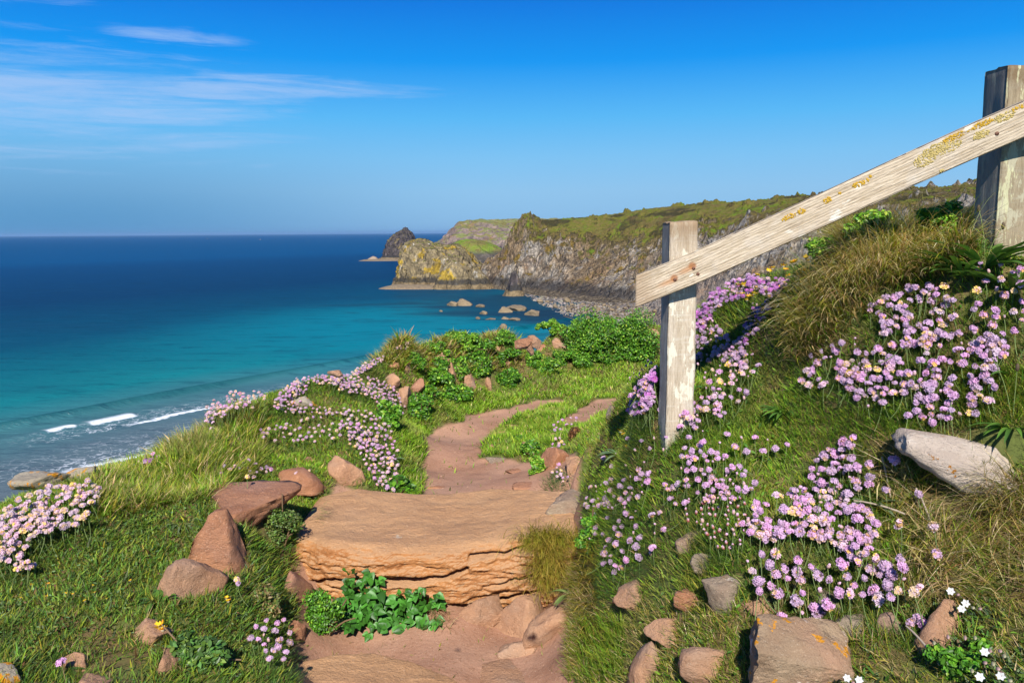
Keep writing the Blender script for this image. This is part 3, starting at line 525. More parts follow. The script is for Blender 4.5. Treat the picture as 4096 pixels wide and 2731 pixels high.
line = k.math('MAXIMUM', k.math('MAXIMUM', band(199.3, .6, 2.0, 118, 144), band(199.3, .6, 2.4, 152, 300)), k.math('MAXIMUM', band(170.5, .8, 2.6, 86, 112), band(163.5, .7, 1.4, 100, 128)))
br = k.math('MAXIMUM', k.math('MULTIPLY', band(210.5, 1, 5.5, 99, 105, 1.2), 1.0), band(209, 1, 5.5, 110, 121, 1.6))
foam = k.math('MULTIPLY', k.math('MULTIPLY', f1, .7), k.math('MULTIPLY', lace, k.sstep(fn, .44, .56))); foam = k.math('MAXIMUM', foam, k.math('MULTIPLY', f1, k.sstep(fn, .56, .66)))
foam = k.math('MAXIMUM', foam, k.math('MULTIPLY', line, k.sstep(fn, .3, .42))); foam = k.math('MAXIMUM', foam, k.math('MULTIPLY', br, k.sstep(fn, .22, .32)), True)
# surf round the rocks
c = k.mix(foam, c, (.82, .86, .88))
wn = k.noise(k.mapv(p, (.35, 1, 1), (0, 0, 0), (0, 0, .3)), .28, 8, .72); wn2 = k.noise(k.mapv(p, (.4, 1, 1), (0, 0, 0), (0, 0, .3)), .03, 6, .7); wn3 = k.noise(k.mapv(p, (.3, 1, 1), (0, 0, 0), (0, 0, .3)), 1.6, 4, .7)
bh = k.math('ADD', k.math('MULTIPLY', wn, .9), k.math('ADD', k.math('MULTIPLY', wn2, 2.0), k.math('MULTIPLY', wn3, .18)))
nb = k.bump(bh, .9, 1.0); df = k.n('ShaderNodeBsdfDiffuse', inp={0: c, 'Normal': nb}); gl = k.n('ShaderNodeBsdfGlossy', inp={0: (1, 1, 1, 1), 1: .25, 'Normal': nb})
mx = k.n('ShaderNodeMixShader', inp={0: .07}); k.t.links.new(df.outputs[0], mx.inputs[1]); k.t.links.new(gl.outputs[0], mx.inputs[2]); M_SEA = k.done(mx)
q = np.stack([X.ravel(), Y.ravel(), Z.ravel()], 1)
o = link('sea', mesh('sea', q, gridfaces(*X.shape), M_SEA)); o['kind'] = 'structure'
# two far sails on the horizon
for i, (a, yy, lab) in enumerate([(260, 7000, 'tiny white sailing boat on the horizon, the taller of two'), (207, 9000, 'tiny white sailing boat on the horizon, the fainter of two')]):
    c = P(a, 235, yy); t_ = empty('sailing_boat', (c[0], yy, SEA), lab, 'boat', 'sailing boats on the horizon'); t_.scale = (.55,)*3
    Vh = np.array([[-6, 0, 1.2], [-5, -1.3, 1.2], [5, -1.3, 1.4], [7, 0, 1.6], [5, 1.3, 1.4], [-5, 1.3, 1.2], [-5, 0, -.3], [5, 0, -.3]]); Fh = [[0, 1, 6], [1, 2, 7], [1, 7, 6], [2, 3, 7], [3, 4, 7], [4, 5, 6], [4, 6, 7], [5, 0, 6], [0, 5, 1], [5, 4, 1], [4, 2, 1], [4, 3, 2]]
    MW_ = M_WHITE; link('hull', mesh('hull', Vh, np.array(Fh), MW_, False), t_)
    link('sail', mesh('sail', np.array([[-4, -.1, 2], [1, -.1, 2], [1, -.1, 17], [-4, .1, 2.05], [1, .1, 2], [1, .1, 17], ]), np.array([[0, 1, 2], [5, 4, 3], [0, 2, 5], [0, 5, 3], [1, 4, 5], [1, 5, 2], [0, 3, 4], [0, 4, 1]]), MW_, False), t_)
# ------------------------------------------------------------------ sky and sun
SUN_EL = math.radians(39); AZ = math.radians(-1.5)        # the sun stands behind the camera, a little to the right
Ld = np.array([-math.sin(AZ)*math.cos(SUN_EL), math.cos(AZ)*math.cos(SUN_EL), -math.sin(SUN_EL)])
sl_ = bpy.data.lights.new('sun', 'SUN'); sl_.energy = 5.0; sl_.angle = math.radians(.5); sl_.color = (1, .95, .87)
so = bpy.data.objects.new('sun', sl_); COL.objects.link(so); so.rotation_euler = Vector(Ld).to_track_quat('-Z', 'Y').to_euler()
W = bpy.data.worlds.new('World'); SC.world = W; W.use_nodes = True; wt = W.node_tree; wt.nodes.clear()
k = NT.__new__(NT); k.t = wt
wo = wt.nodes.new('ShaderNodeOutputWorld'); bg = wt.nodes.new('ShaderNodeBackground'); wt.links.new(bg.outputs[0], wo.inputs[0])
sky = k.n('ShaderNodeTexSky', sky_type='NISHITA'); sky.sun_disc = False; sky.sun_elevation = SUN_EL; sky.sun_rotation = math.atan2(-Ld[0], -Ld[1]); sky.air_density = 1.0; sky.dust_density = .35; sky.ozone_density = 3.0; sky.altitude = 40
dirv = k.n('ShaderNodeTexCoord').outputs['Generated']; dz = k.sep(dirv)
EXPO = 0.58; SKYS = 0.09; sc_ = 1/(SKYS*2**EXPO)
tgt = [(0, (.25, .50, .80)), (.05, (.27, .55, .85)), (.09, (.20, .54, .90)), (.136, (.095, .48, .93)), (.20, (.0, .31, .90)), (.265, (.0, .19, .76)), (.6, (.0, .08, .42)), (1, (.0, .05, .32))]
hr_ = k.ramp(dz[2], tgt); hs = k.mix(.03, k.n('ShaderNodeVectorMath', operation='SCALE', inp={0: hr_, 3: sc_}).outputs[0], sky.outputs[0])
hs = k.mix(k.math('MULTIPLY', k.sstep(dz[0], .0, -.5), k.math('MULTIPLY', k.sstep(dz[2], .14, .0), .85)), hs, (.07*sc_, .28*sc_, .55*sc_))
inv = k.math('DIVIDE', 1.0, k.math('MAXIMUM', k.math('ADD', dz[2], .06), .03))
cv = k.n('ShaderNodeCombineXYZ', inp={0: k.math('MULTIPLY', dz[0], inv), 1: k.math('MULTIPLY', dz[1], inv), 2: 0.0}).outputs[0]
cn = k.noise(k.mapv(cv, (.55, 1.9, 1), (.3, .2, 0), (0, 0, .12)), .9, 8, .62, .8); av = k.n('ShaderNodeCombineXYZ', inp={0: k.math('ARCTAN2', dz[0], dz[1]), 1: k.math('ARCSINE', dz[2]), 2: 0.0}).outputs[0]
cs = k.noise(k.mapv(av, (3.0, 38, 1), (0, 0, 0), (0, 0, -.06)), 1.0, 7, .62, .7)
# the cirrus lies in a patch low over the sea on the left and a wisp above it
def blob(ax, el, ra_, re):
    u_ = k.math('DIVIDE', k.math('SUBTRACT', k.math('ARCTAN2', dz[0], dz[1]), math.radians(ax)), math.radians(ra_)); v_ = k.math('DIVIDE', k.math('SUBTRACT', k.math('ARCSINE', dz[2]), math.radians(el)), math.radians(re))
    return k.math('SUBTRACT', 1.0, k.math('ADD', k.math('MULTIPLY', u_, u_), k.math('MULTIPLY', v_, v_)))
m1 = blob(-33, 8.2, 18, 3.9); m2 = blob(-17, 9.3, 13, 1.1); m3 = blob(-21, 12.4, 5.2, .85); m4 = blob(-38, 13.6, 10, .5)
mm = k.math('MAXIMUM', k.math('MAXIMUM', m1, m2), k.math('MAXIMUM', m3, k.math('MULTIPLY', m4, .4)), True)
c5 = k.noise(k.mapv(av, (14, 120, 1), (2, 0, 0), (0, 0, -.08)), 1.0, 6, .7, .8); cs = k.math('ADD', cs, k.math('MULTIPLY', k.math('SUBTRACT', c5, .5), .35))
cov = k.math('ADD', k.math('MAXIMUM', k.math('MAXIMUM', m1, m2), k.math('MAXIMUM', k.math('SUBTRACT', m3, .1), k.math('SUBTRACT', k.math('MULTIPLY', m4, .6), .1))), k.math('ADD', k.math('MULTIPLY', k.math('SUBTRACT', cs, .5), 4.2), k.math('MULTIPLY', k.math('SUBTRACT', cn, .5), 1.2)))
clx = k.math('MULTIPLY', k.math('POWER', k.math('ADD', mm, k.math('MULTIPLY', k.math('SUBTRACT', cn, .5), k.math('MULTIPLY', mm, 1.4)), True), .8), k.math('ADD', k.math('MULTIPLY', k.sstep(cs, .34, .62), .85), k.math('MULTIPLY', k.sstep(cn, .42, .7), .35)))
cl = k.math('MULTIPLY', k.sstep(cov, -.15, 1.7), .72, True)
SKYMIX = k.mix(cl, hs, (.42*sc_, .60*sc_, .92*sc_))
wt.links.new(SKYMIX, bg.inputs[0]); bg.inputs[1].default_value = SKYS
SC.view_settings.view_transform = 'Standard'; SC.view_settings.look = 'None'; SC.view_settings.exposure = EXPO; SC.view_settings.gamma = 1
SC.cycles.max_bounces = 5; SC.cycles.diffuse_bounces = 2; SC.cycles.transparent_max_bounces = 4; SC.cycles.transmission_bounces = 2; SC.cycles.glossy_bounces = 2; SC.cycles.use_denoising = True
# ------------------------------------------------------------------ stone step
def gridbox(nx, ny, nz):
    import bmesh
    V = []; Fq = []
    def face(nu, nv, f):
        a = len(V); u, v = np.meshgrid(np.linspace(-1, 1, nu+1), np.linspace(-1, 1, nv+1), indexing='ij'); V.extend(f(u.ravel(), v.ravel())); Fq.append(gridfaces(nu+1, nv+1)+a)
    one = lambda u: np.ones_like(u)
    face(nx, ny, lambda u, v: np.stack([u, v, one(u)], 1)); face(ny, nx, lambda v, u: np.stack([u, v, -one(u)], 1))
    face(nx, nz, lambda u, v: np.stack([u, -one(u), v], 1)); face(nz, nx, lambda v, u: np.stack([u, one(u), v], 1))
    face(nz, ny, lambda v, u: np.stack([one(u), u, v], 1)); face(ny, nz, lambda u, v: np.stack([-one(u), u, v], 1))
    V = np.array(V); Fq = np.concatenate(Fq); key = np.round(V*1e5).astype(int); _, idx, inv = np.unique(key, axis=0, return_index=True, return_inverse=True)
    return V[idx], inv.ravel()[Fq]
def slab(name, outline_f, outline_b, ztop, zbot, mat, label, res=(230, 66, 72), seed=1, cracks=(), r=.15, rough=1.0, bulge=.04):
    """outline_f/b: front and back edges as world (x,y) polylines left to right"""
    V, Fq = gridbox(*res); u, v, w = V[:, 0], V[:, 1], V[:, 2]
    # round the box edges
    e = np.array([r*.55, r, r*1.5]); core = np.clip(V, -1+e, 1-e); d = (V-core)/e; l = np.linalg.norm(d, axis=1); mx = np.abs(d).max(1); d = np.where(l[:, None] > 0, d/np.maximum(l, 1e-6)[:, None]*mx[:, None], 0); V = core+d*e
    u, v, w = (V[:, 0]+1)/2, (V[:, 1]+1)/2, (V[:, 2]+1)/2
    of = np.array(outline_f); ob = np.array(outline_b); t = np.linspace(0, 1, len(of)); tb = np.linspace(0, 1, len(ob))
    fx_ = np.interp(u, t, of[:, 0]); fy_ = np.interp(u, t, of[:, 1]); bx_ = np.interp(u, tb, ob[:, 0]); by_ = np.interp(u, tb, ob[:, 1])
    x = fx_*(1-v)+bx_*v; y = fy_*(1-v)+by_*v; zt = np.interp(u, np.linspace(0, 1, len(ztop)), ztop); z = zbot+(zt-zbot)*w
    Q = np.stack([x, y, z], 1); N = (V-core)*1.0; N = N/np.maximum(np.linalg.norm(N, axis=1), 1e-6)[:, None]
    front = np.clip((.22-v)/.22, 0, 1); top = np.clip((w-.8)/.2, 0, 1)
    Q[:, 1] -= bulge*front*np.sin(np.pi*np.clip(w, 0, 1))
    n1 = fbm(Q*3+seed, 4); n2 = fbm(Q*np.array([6, 6, 26])+seed+9, 5, .6, ridge=True); n3 = fbm(Q*14+seed+4, 5, .6); n4 = fbm(Q*np.array([3, 20, 8])+seed+2, 4)
    Q[:, 2] += top*(.022*n1+.004*n3*rough+.003*n4); Q += N*(.03*n1*(1-top)*rough)[:, None]
    zq = (Q[:, 2]+.035*fbm(Q*np.array([3.5, 3.5, 3.5])+seed, 3)+.05*Q[:, 0])*24; ly = np.floor(zq); fr_ = zq-ly; la = .045*pn(np.stack([ly*7.31+seed, Q[:, 0]*4, ly*0], 1)); lb = .045*pn(np.stack([(ly+1)*7.31+seed, Q[:, 0]*4, ly*0], 1)); led = la+(lb-la)*np.clip((fr_-.72)/.28, 0, 1)+.012*pn(np.stack([ly*3.1, Q[:, 0]*19, ly*0+2], 1))
    Q[:, 1] -= front*(1-top)*rough*(.036*n2+.018*n3+led*.5); Q[:, 0] += (1-front)*(1-top)*.02*n3
    for cx_, cw, dep in cracks:        # real grooves across the front face: polyline in (u, w)
        c_ = np.array(cx_); zc = np.interp(u, c_[:, 0], c_[:, 1], left=9, right=9)+.02*pn(np.stack([u*22, u*0+seed, u*0], 1)); dd = (w-zc)/cw; below = np.clip(-dd, 0, 1)
        Q[:, 1] += front*dep*np.exp(-dd*dd)*1.2*(v < .25)
        Q[:, 1] += front*dep*.45*np.where((dd < 0) & (dd > -5), np.exp(dd*.5), 0)*(v < .25)
    o_ = Q.mean(0); o = link(name, mesh(name, Q-o_, Fq, mat)); o.location = o_
    ROCKFP.append((o_[0], o_[1], np.ptp(Q[:, 0])*.5*.97, np.ptp(Q[:, 1])*.5*.97))
    return tag(o, label, 'step')
def at(px, py, z): p = onsea(px, py, z); return (p[0], p[1])
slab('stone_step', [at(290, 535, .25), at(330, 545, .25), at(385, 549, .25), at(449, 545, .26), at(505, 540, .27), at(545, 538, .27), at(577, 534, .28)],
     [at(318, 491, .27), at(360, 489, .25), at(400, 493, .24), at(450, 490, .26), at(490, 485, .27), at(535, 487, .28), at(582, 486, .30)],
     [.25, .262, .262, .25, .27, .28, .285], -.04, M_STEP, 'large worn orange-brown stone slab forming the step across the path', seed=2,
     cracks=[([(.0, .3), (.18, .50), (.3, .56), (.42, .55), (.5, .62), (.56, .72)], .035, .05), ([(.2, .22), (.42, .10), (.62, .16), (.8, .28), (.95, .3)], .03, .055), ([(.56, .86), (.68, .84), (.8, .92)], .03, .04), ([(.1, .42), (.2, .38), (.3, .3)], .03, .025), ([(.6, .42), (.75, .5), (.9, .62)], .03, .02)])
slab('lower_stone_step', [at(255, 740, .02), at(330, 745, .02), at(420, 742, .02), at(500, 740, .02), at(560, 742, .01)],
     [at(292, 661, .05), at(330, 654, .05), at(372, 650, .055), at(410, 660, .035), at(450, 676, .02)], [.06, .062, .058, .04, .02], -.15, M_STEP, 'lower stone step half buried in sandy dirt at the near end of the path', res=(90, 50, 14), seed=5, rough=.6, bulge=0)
rock(577, 503, 62, 26, 'low grey-veined stone wedged behind the right end of the step slab', M_GREY, depth=.7, tilt=.05, planes=9)
# stones beside and below the step
R = rock
R(479, 617, 58, 40, 'smooth tan block under the right half of the big step slab', M_STONE2, depth=.6, box=.9, tilt=-.1)
R(520, 625, 52, 62, 'tan stone right of the block under the step slab', M_STONE2, depth=.6, box=.6, tilt=.3)
R(553, 622, 48, 56, 'brown stone at the foot of the grass tuft beside the step', M_STONE2, depth=.6, box=.6, tilt=.5)
R(518, 652, 38, 20, 'low ochre stone with a rusty hollow in front of the step', M_STONE2, depth=.8, tilt=.2)
R(499, 672, 110, 26, 'flat dirt-covered stone with dark flakes right of the lower step', M_STONE2, depth=.6, flat=.5, sink=.6)
R(246, 500, 96, 42, 'flat rounded brown stone in the turf, farthest back of the left row', M_STONE, depth=1.0, flat=.75, sink=.45, planes=2, box=.5, seed=77, rz=.1)
R(299, 480, 48, 26, 'brown stone with pink flower heads over it, above the left row', M_STONE, depth=.9, sink=.4)
R(220, 556, 72, 82, 'tall pointed brown boulder in the middle of the left row', M_STONE, depth=.6, tilt=.12, planes=9, sink=.3)
R(178, 590, 68, 60, 'sloping tan boulder in the left turf, left of the pointed one', M_STONE2, depth=.6, tilt=.75, planes=8, box=.6)
R(150, 632, 44, 36, 'lumpy pinkish stone behind the single yellow vetch flower', M_STONE2, depth=.8, planes=6)
R(168, 664, 30, 36, 'pinkish stone directly below the lumpy one', M_STONE2, depth=.8, tilt=.3)
R(72, 664, 34, 26, 'small pinkish stone in bare soil near the lower left corner', M_STONE2, depth=.8)
R(92, 684, 38, 22, 'pink stone cut by the lower edge of the photo, near the left corner', M_STONE2, depth=.8)
R(4, 678, 36, 26, 'dark stone with an orange lichen patch in the lower left corner', M_LICH, depth=.8)
R(299, 594, 24, 56, 'upright brown stone between turf and the fern at the step', M_STONE, depth=.9, planes=8, tilt=-.1)
R(293, 630, 22, 24, 'small brown stone below the upright one by the step', M_STONE, depth=.9)
R(306, 470, 22, 11, 'small brown stone just above the left row of stones', M_STONE, depth=.9) if False else None
R(309, 461, 14, 9, 'little brown stone showing in the turf above the left row', M_STONE, sub=3)
R(348, 474, 28, 40, 'crumbling earthy rock face under the thrift, left of the path', M_STONE2, depth=.7, tilt=-.5, planes=10, box=.5)
R(40, 478, 46, 20, 'weathered stone with orange lichen at the cliff edge, left of a pair', M_LICH, depth=.8, sink=.35, y=3.25)
R(81, 472, 32, 18, 'whitish stone with an orange lichen crown at the cliff edge, right of a pair', M_LICH, depth=.8, sink=.35, y=3.4)
R(300, 404, 34, 12, 'stone streaked with orange lichen among the ridge thrift', M_LICH, depth=.6, sink=.2)
R(250, 445, 22, 12, 'low brown stone in grass below the ridge thrift, left of a pair', M_STONE, sub=3)
R(235, 446, 16, 9, 'small orange-lichened stone in grass below the ridge thrift, right of a pair', M_LICH, sub=3)
R(336, 373, 16, 7, 'pale small stone on the skyline of the left bank', M_STONE2, sub=3)
R(390, 383, 22, 18, 'tan stone on the shoulder of the thrift bank above the path', M_STONE2, sub=4)
R(403, 400, 16, 32, 'tan upright stone in the grassy face above the path verge', M_STONE2, sub=4, tilt=.3)
bank = [(394, 366, 20, 10, 'brown stone high in the hedge bank, left end'), (408, 370, 8, 22, 'upright orange-stained stone in the hedge bank, left end'), (416, 388, 18, 22, 'stone low in the hedge bank under the round bush'),
        (441, 357, 16, 12, 'grey flat stone near the top of the hedge bank'), (448, 363, 14, 16, 'brown stone under the grey flat stone of the hedge bank'), (452, 375, 16, 26, 'earthy stone between two bushes of the hedge bank'),
        (469, 386, 14, 24, 'upright tan stone at the foot of the hedge bank, left of two'), (488, 383, 9, 20, 'upright tan stone at the foot of the hedge bank, right of two'), (492, 346, 16, 8, 'flat stone under turf in the middle of the hedge bank'),
        (504, 360, 18, 12, 'brown stone in the dry grass of the hedge bank'), (524, 339, 20, 12, 'tan slabby stone atop the hedge bank, left of three'), (535, 338, 16, 14, 'tan slabby stone atop the hedge bank, middle of three'),
        (541, 349, 18, 12, 'round tan stone under the three slabs of the hedge bank'), (530, 349, 8, 12, 'small stone wedged left of the round tan one'), (557, 338, 12, 10, 'dark stone in the top of the hedge bank'),
        (570, 336, 14, 9, 'pale oval stone atop the hedge bank, right of the slabs'), (559, 344, 14, 9, 'grey stone below the dark one in the hedge bank'), (655, 328, 9, 10, 'orange-brown stone at the end of the hedge bank behind the post'), (656, 340, 7, 7, 'little stone below the orange-brown one behind the post')]
for a, b, w, h, lab in bank: R(a, b+(4 if b < 341 else 0), w*.85, h*.85, lab, M_STONE2 if w < 17 else M_STONE, name='hedge_bank_stone', sub=4, sink=.30, box=.6, grp='stones of the hedge bank', foot=.8)
# right bank
R(980, 464, 140, 38, 'long whitish stone with orange lichen in the dry grass, right side', M_WHITE, seed=7323, depth=.55, tilt=.26, planes=2, box=.7, sink=.35, rz=-.1)
R(693, 540, 30, 28, 'small ochre stone under the red thrift buds', M_GREY, depth=.8)
R(707, 562, 28, 17, 'dark flat stone just below the small ochre one', M_GREY, depth=.8)
R(728, 595, 48, 46, 'squarish grey-brown stone above the lichen boulder', M_GREY, depth=.7, box=.8, planes=9, rz=.1)
R(797, 662, 128, 74, 'big flat boulder with orange and white lichen at the lower edge', M_BIGL, depth=.7, planes=8, box=.8, sink=.25, rz=-.05, tilt=.08, sub=5)
R(650, 665, 34, 56, 'brown stone at the lower edge beside the bright grass tuft', M_STONE2, depth=.7, box=.8)
R(706, 668, 48, 40, 'rounded brown stone at the lower edge left of the lichen boulder', M_STONE2, depth=.7, box=.5)
R(895, 630, 32, 32, 'rounded stone between the lichen boulder and the pink-brown block', M_GREY, depth=.8)
R(936, 635, 52, 60, 'pink-brown block under two hanging thrift heads', M_STONE2, depth=.7, box=.7, planes=9)
R(636, 591, 46, 30, 'flat pinkish-brown stone under the left thrift cushion', M_STONE2, depth=.8)
R(763, 606, 44, 26, 'pinkish stone in the soil just above the lichen boulder, left end', M_STONE2, depth=.8)
R(672, 628, 46, 30, 'flat brown stone in the soil between path edge and lichen boulder', M_STONE2, depth=.8, box=.7)
R(690, 600, 30, 20, 'small brown stone left of the squarish grey-brown one', M_STONE, depth=.8)
R(828, 604, 40, 22, 'dark brown stone under the drooping thrift heads', M_GREY, depth=.8)
R(853, 628, 52, 20, 'mossy stone above the lichen boulder in shadow of the thrift', M_GREY, depth=.8)
R(552, 464, 26, 32, 'large orange-brown rock at the right edge of the path', M_STONE, depth=.9, tilt=.45, planes=8, box=.4)
R(574, 466, 20, 32, 'rounded tan rock under the dried brown flower cushion', M_STONE2, depth=.9)
R(554, 437, 14, 10, 'brown stone above the orange-brown rock by the path', M_STONE, sub=4)
R(492, 447.5, 12, 7, 'pale stone lying alone in the path grass', M_STONE2, sub=4)
R(524, 446, 9, 9, 'brown stone beside the leafy clump in the path', M_STONE, sub=4)
R(537, 451, 11, 7, 'tan stone right of the leafy clump in the path', M_STONE2, sub=4)
R(499, 434, 14, 8, 'flattish brown stone in the upper path, left of a pair', M_STONE, sub=4, flat=.7); R(514, 426, 18, 9, 'flattish brown stone in the upper path, right of a pair', M_STONE, sub=4, flat=.7)
R(497, 459, 26, 9, 'blue-grey flat stone set in the trodden path', M_GREY, sub=4, flat=.7); R(522, 468, 30, 12, 'flat brown stone in the path near the rocks', M_STONE, sub=4, flat=.5, sink=.6)
R(532, 484, 34, 10, 'flat stone behind the middle of the step slab', M_STONE, sub=4, flat=.5, sink=.6); R(440, 486, 26, 8, 'flat stone sunk in dirt behind the left of the step slab', M_STONE, sub=4, flat=.5, sink=.6)
R(612, 412, 16, 13, 'small grey stone in the grass just left of the wooden post', M_GREY, sub=4)
# grit, far too fine to count
Vg, Fg = ico(1); sg = Soup(); gcount = 0
while gcount < 4200:
    a, b = RNG.uniform(270, 640), RNG.uniform(397, 690); aa, bb = np.array([a]), np.array([b])
    if not (((inpoly(aa, bb, PATH) | inpoly(aa, bb, TRK2))[0] and b < 500) or (inpoly(aa, bb, STEPS)[0] and b > 606)): continue
    c = hit1(a, b); s = c[1]/F*RNG.choice([.35, .6, 1.0], p=[.55, .33, .12]); t_ = RNG.uniform(.6, 1.5); q = np.array([.34, .21, .14])*t_ if RNG.random() < .75 else np.array([.16, .12, .10])*t_; gcount += 1
    sg.add(Vg*s*RNG.uniform(.6, 1.2, 3)*np.array([1, 1, .6])+c, Fg, np.clip(q, 0, 1))
o = link('gravel', sg.mesh('gravel', M_RUB, False)); tag(o, 'fine grit and gravel scattered over the dirt of path and steps', 'gravel', None, 'stuff')
# pebbles on the dirt
pb = [rockmesh('pebble', (1, .8, .55), 200+i, M_STONE2 if i % 2 else M_GREY, 2, 5, .1) for i in range(4)]
n = 0; POLYD = [PATH, TRK2, STEPS]
while n < 190:
    a, b = RNG.uniform(285, 640), RNG.uniform(397, 681)
    if b < 500 and not (inpoly(np.array([a]), np.array([b]), PATH)[0] or inpoly(np.array([a]), np.array([b]), TRK2)[0]): continue
    if b > 500 and not (inpoly(np.array([a]), np.array([b]), STEPS)[0] and b > 612): continue
    c = hit1(a, b); s = c[1]/F*RNG.choice([.8, 1.3, 2.2, 3.4], p=[.45, .35, .15, .05]); n += 1
    o = link('pebble', pb[n % 4]); tag(o, 'small pebble lying in the dirt of the path', 'pebble', 'pebbles scattered in the dirt'); o.location = c+np.array([0, 0, s*.12]); o.scale = (s, s, s); o.rotation_euler = (0, 0, FROT())
# ------------------------------------------------------------------ wooden handrail
def mat_wood(name, rust=False, post=False, old=False):
    k = NT(name); v = k.obj()           # grain along local Z
    g1 = k.noise(k.mapv(v, (34, 34, 2.2)), 4, 6, .65, .6); g2 = k.noise(k.mapv(v, (90, 90, 5)), 5, 4, .7); blo = k.noise(v, 9, 4, .6); blo2 = k.noise(k.mapv(v, (1, 1, .45)), 26, 5, .65)
    base = k.mix(k.sstep(g1, .3, .7), (.36, .28, .18), (.60, .50, .37)); base = k.mix(k.math('MULTIPLY', k.sstep(g2, .48, .34), .7), base, (.17, .12, .08)); base = k.mix(k.math('MULTIPLY', k.sstep(blo, .5, .7), .55), base, (.52, .47, .40))
    if post:
        base = k.mix(.35, base, (.44, .38, .30)); base = k.mix(k.math('MULTIPLY', k.sstep(k.noise(k.mapv(v, (6, 6, 60)), 2.2, 4, .6), .5, .7), .45), base, (.56, .52, .44))
        base = k.mix(k.math('MULTIPLY', k.sstep(k.noise(k.mapv(v, (1, 1, .35)), 22, 6, .7), .52, .56), .85), base, (.66, .63, .50))
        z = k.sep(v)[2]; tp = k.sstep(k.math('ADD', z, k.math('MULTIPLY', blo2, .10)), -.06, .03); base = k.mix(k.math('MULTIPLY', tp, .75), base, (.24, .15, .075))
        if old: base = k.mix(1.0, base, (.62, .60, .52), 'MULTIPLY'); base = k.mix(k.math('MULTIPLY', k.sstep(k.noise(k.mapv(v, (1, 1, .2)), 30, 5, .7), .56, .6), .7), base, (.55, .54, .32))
        side = k.sep(k.n('ShaderNodeTexCoord').outputs['Normal'])[0]; base = k.mix(k.math('MULTIPLY', k.sstep(side, -.5, -.8), .7), base, (.17, .17, .17))  # shade on the left faces painted into the wood colour
    else:
        base = k.mix(k.math('MULTIPLY', k.sstep(blo2, .60, .66), .7), base, (.70, .66, .56))
        z = k.sep(v)[2]; base = k.mix(k.math('MULTIPLY', k.sstep(k.math('ADD', z, k.math('MULTIPLY', blo, .12)), .17, .05), .55), base, (.30, .20, .12))
        for (rx, rz_) in RUSTS:
            q = k.sep(k.mapv(v, (1, 1, 1), (-rx, 0, -rz_))); r2 = k.math('SQRT', k.math('ADD', k.math('MULTIPLY', q[0], q[0]), k.math('MULTIPLY', q[2], q[2])))
            base = k.mix(k.math('MULTIPLY', k.sstep(r2, .016, .007), .8), base, (.28, .10, .03))
            tail = k.math('MULTIPLY', k.sstep(k.math('ABSOLUTE', k.math('ADD', q[0], .004)), .013, .003), k.math('MULTIPLY', k.sstep(q[2], .005, -.01), k.sstep(q[2], -.075, -.02))); base = k.mix(k.math('MULTIPLY', tail, .55), base, (.42, .17, .05))
    ring = k.n('ShaderNodeTexWave', wave_type='BANDS', bands_direction='X', inp={0: v, 1: 38.0, 2: 2.5, 3: 3.0, 4: 1.0}).outputs[1]
    h = k.math('ADD', k.math('MULTIPLY', g1, 1.0), k.math('ADD', k.math('MULTIPLY', g2, .6), k.math('MULTIPLY', ring, .25)))
    return k.done(k.bsdf(base, .85, k.bump(h, .9, .004), .2))
RUSTS = [(-.012, .128), (.0, .195)]
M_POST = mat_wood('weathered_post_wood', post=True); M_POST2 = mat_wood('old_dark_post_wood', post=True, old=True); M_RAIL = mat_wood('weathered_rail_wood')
def beam(name, sx, sy, L, mat, seed, parent, nz=60, nx=10, wear=.004, topcut=.0):
    V, Fq = gridbox(nx, nx, nz); e = .10; core = np.clip(V, [-1+e, -1+e, -1+.02], [1-e, 1-e, 1-.02]); d = V-core; ee = np.array([e, e, .02]); dn = d/ee; l = np.linalg.norm(dn, axis=1); m = np.abs(dn).max(1)
    V = core+np.where(l[:, None] > 0, dn/np.maximum(l, 1e-6)[:, None]*m[:, None]*ee, 0); Q = V*np.array([sx/2, sy/2, L/2]); Q[:, 2] -= L/2
    n = fbm(Q*np.array([60, 60, 4])+seed, 4); n2 = fbm(Q*np.array([3, 3, 5])+seed, 3); N = np.where(np.abs(V[:, :2]) > .88, np.sign(V[:, :2]), 0)
    Q[:, :2] += N*(n*wear*.45+n2*wear*1.2)[:, None]; t = Q[:, 2] > -.012; Q[t, 2] += fbm(Q[t]*40+seed, 3)*.007 + topcut*Q[t, 0]
    return link(name, mesh(name, Q, Fq, mat), parent)
hr = empty('wooden_handrail', tuple(P(672, 409, 2.64)), 'weathered wooden handrail: two square posts and a sloping lichened board', 'handrail'); HR = np.array(hr.location)
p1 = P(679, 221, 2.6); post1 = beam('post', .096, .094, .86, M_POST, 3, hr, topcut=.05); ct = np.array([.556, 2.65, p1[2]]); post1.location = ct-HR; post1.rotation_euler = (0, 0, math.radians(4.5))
xl_ = P(1010, 65, 2.41); post2 = beam('post', .155, .115, .85, M_POST2, 9, hr, topcut=-.02); post2.location = np.array([1.450+.0775, 2.41+.0575, xl_[2]+.002])-HR; post2.rotation_euler = (0, 0, math.radians(1.0)); post2['label'] = 'taller darker post on the right'
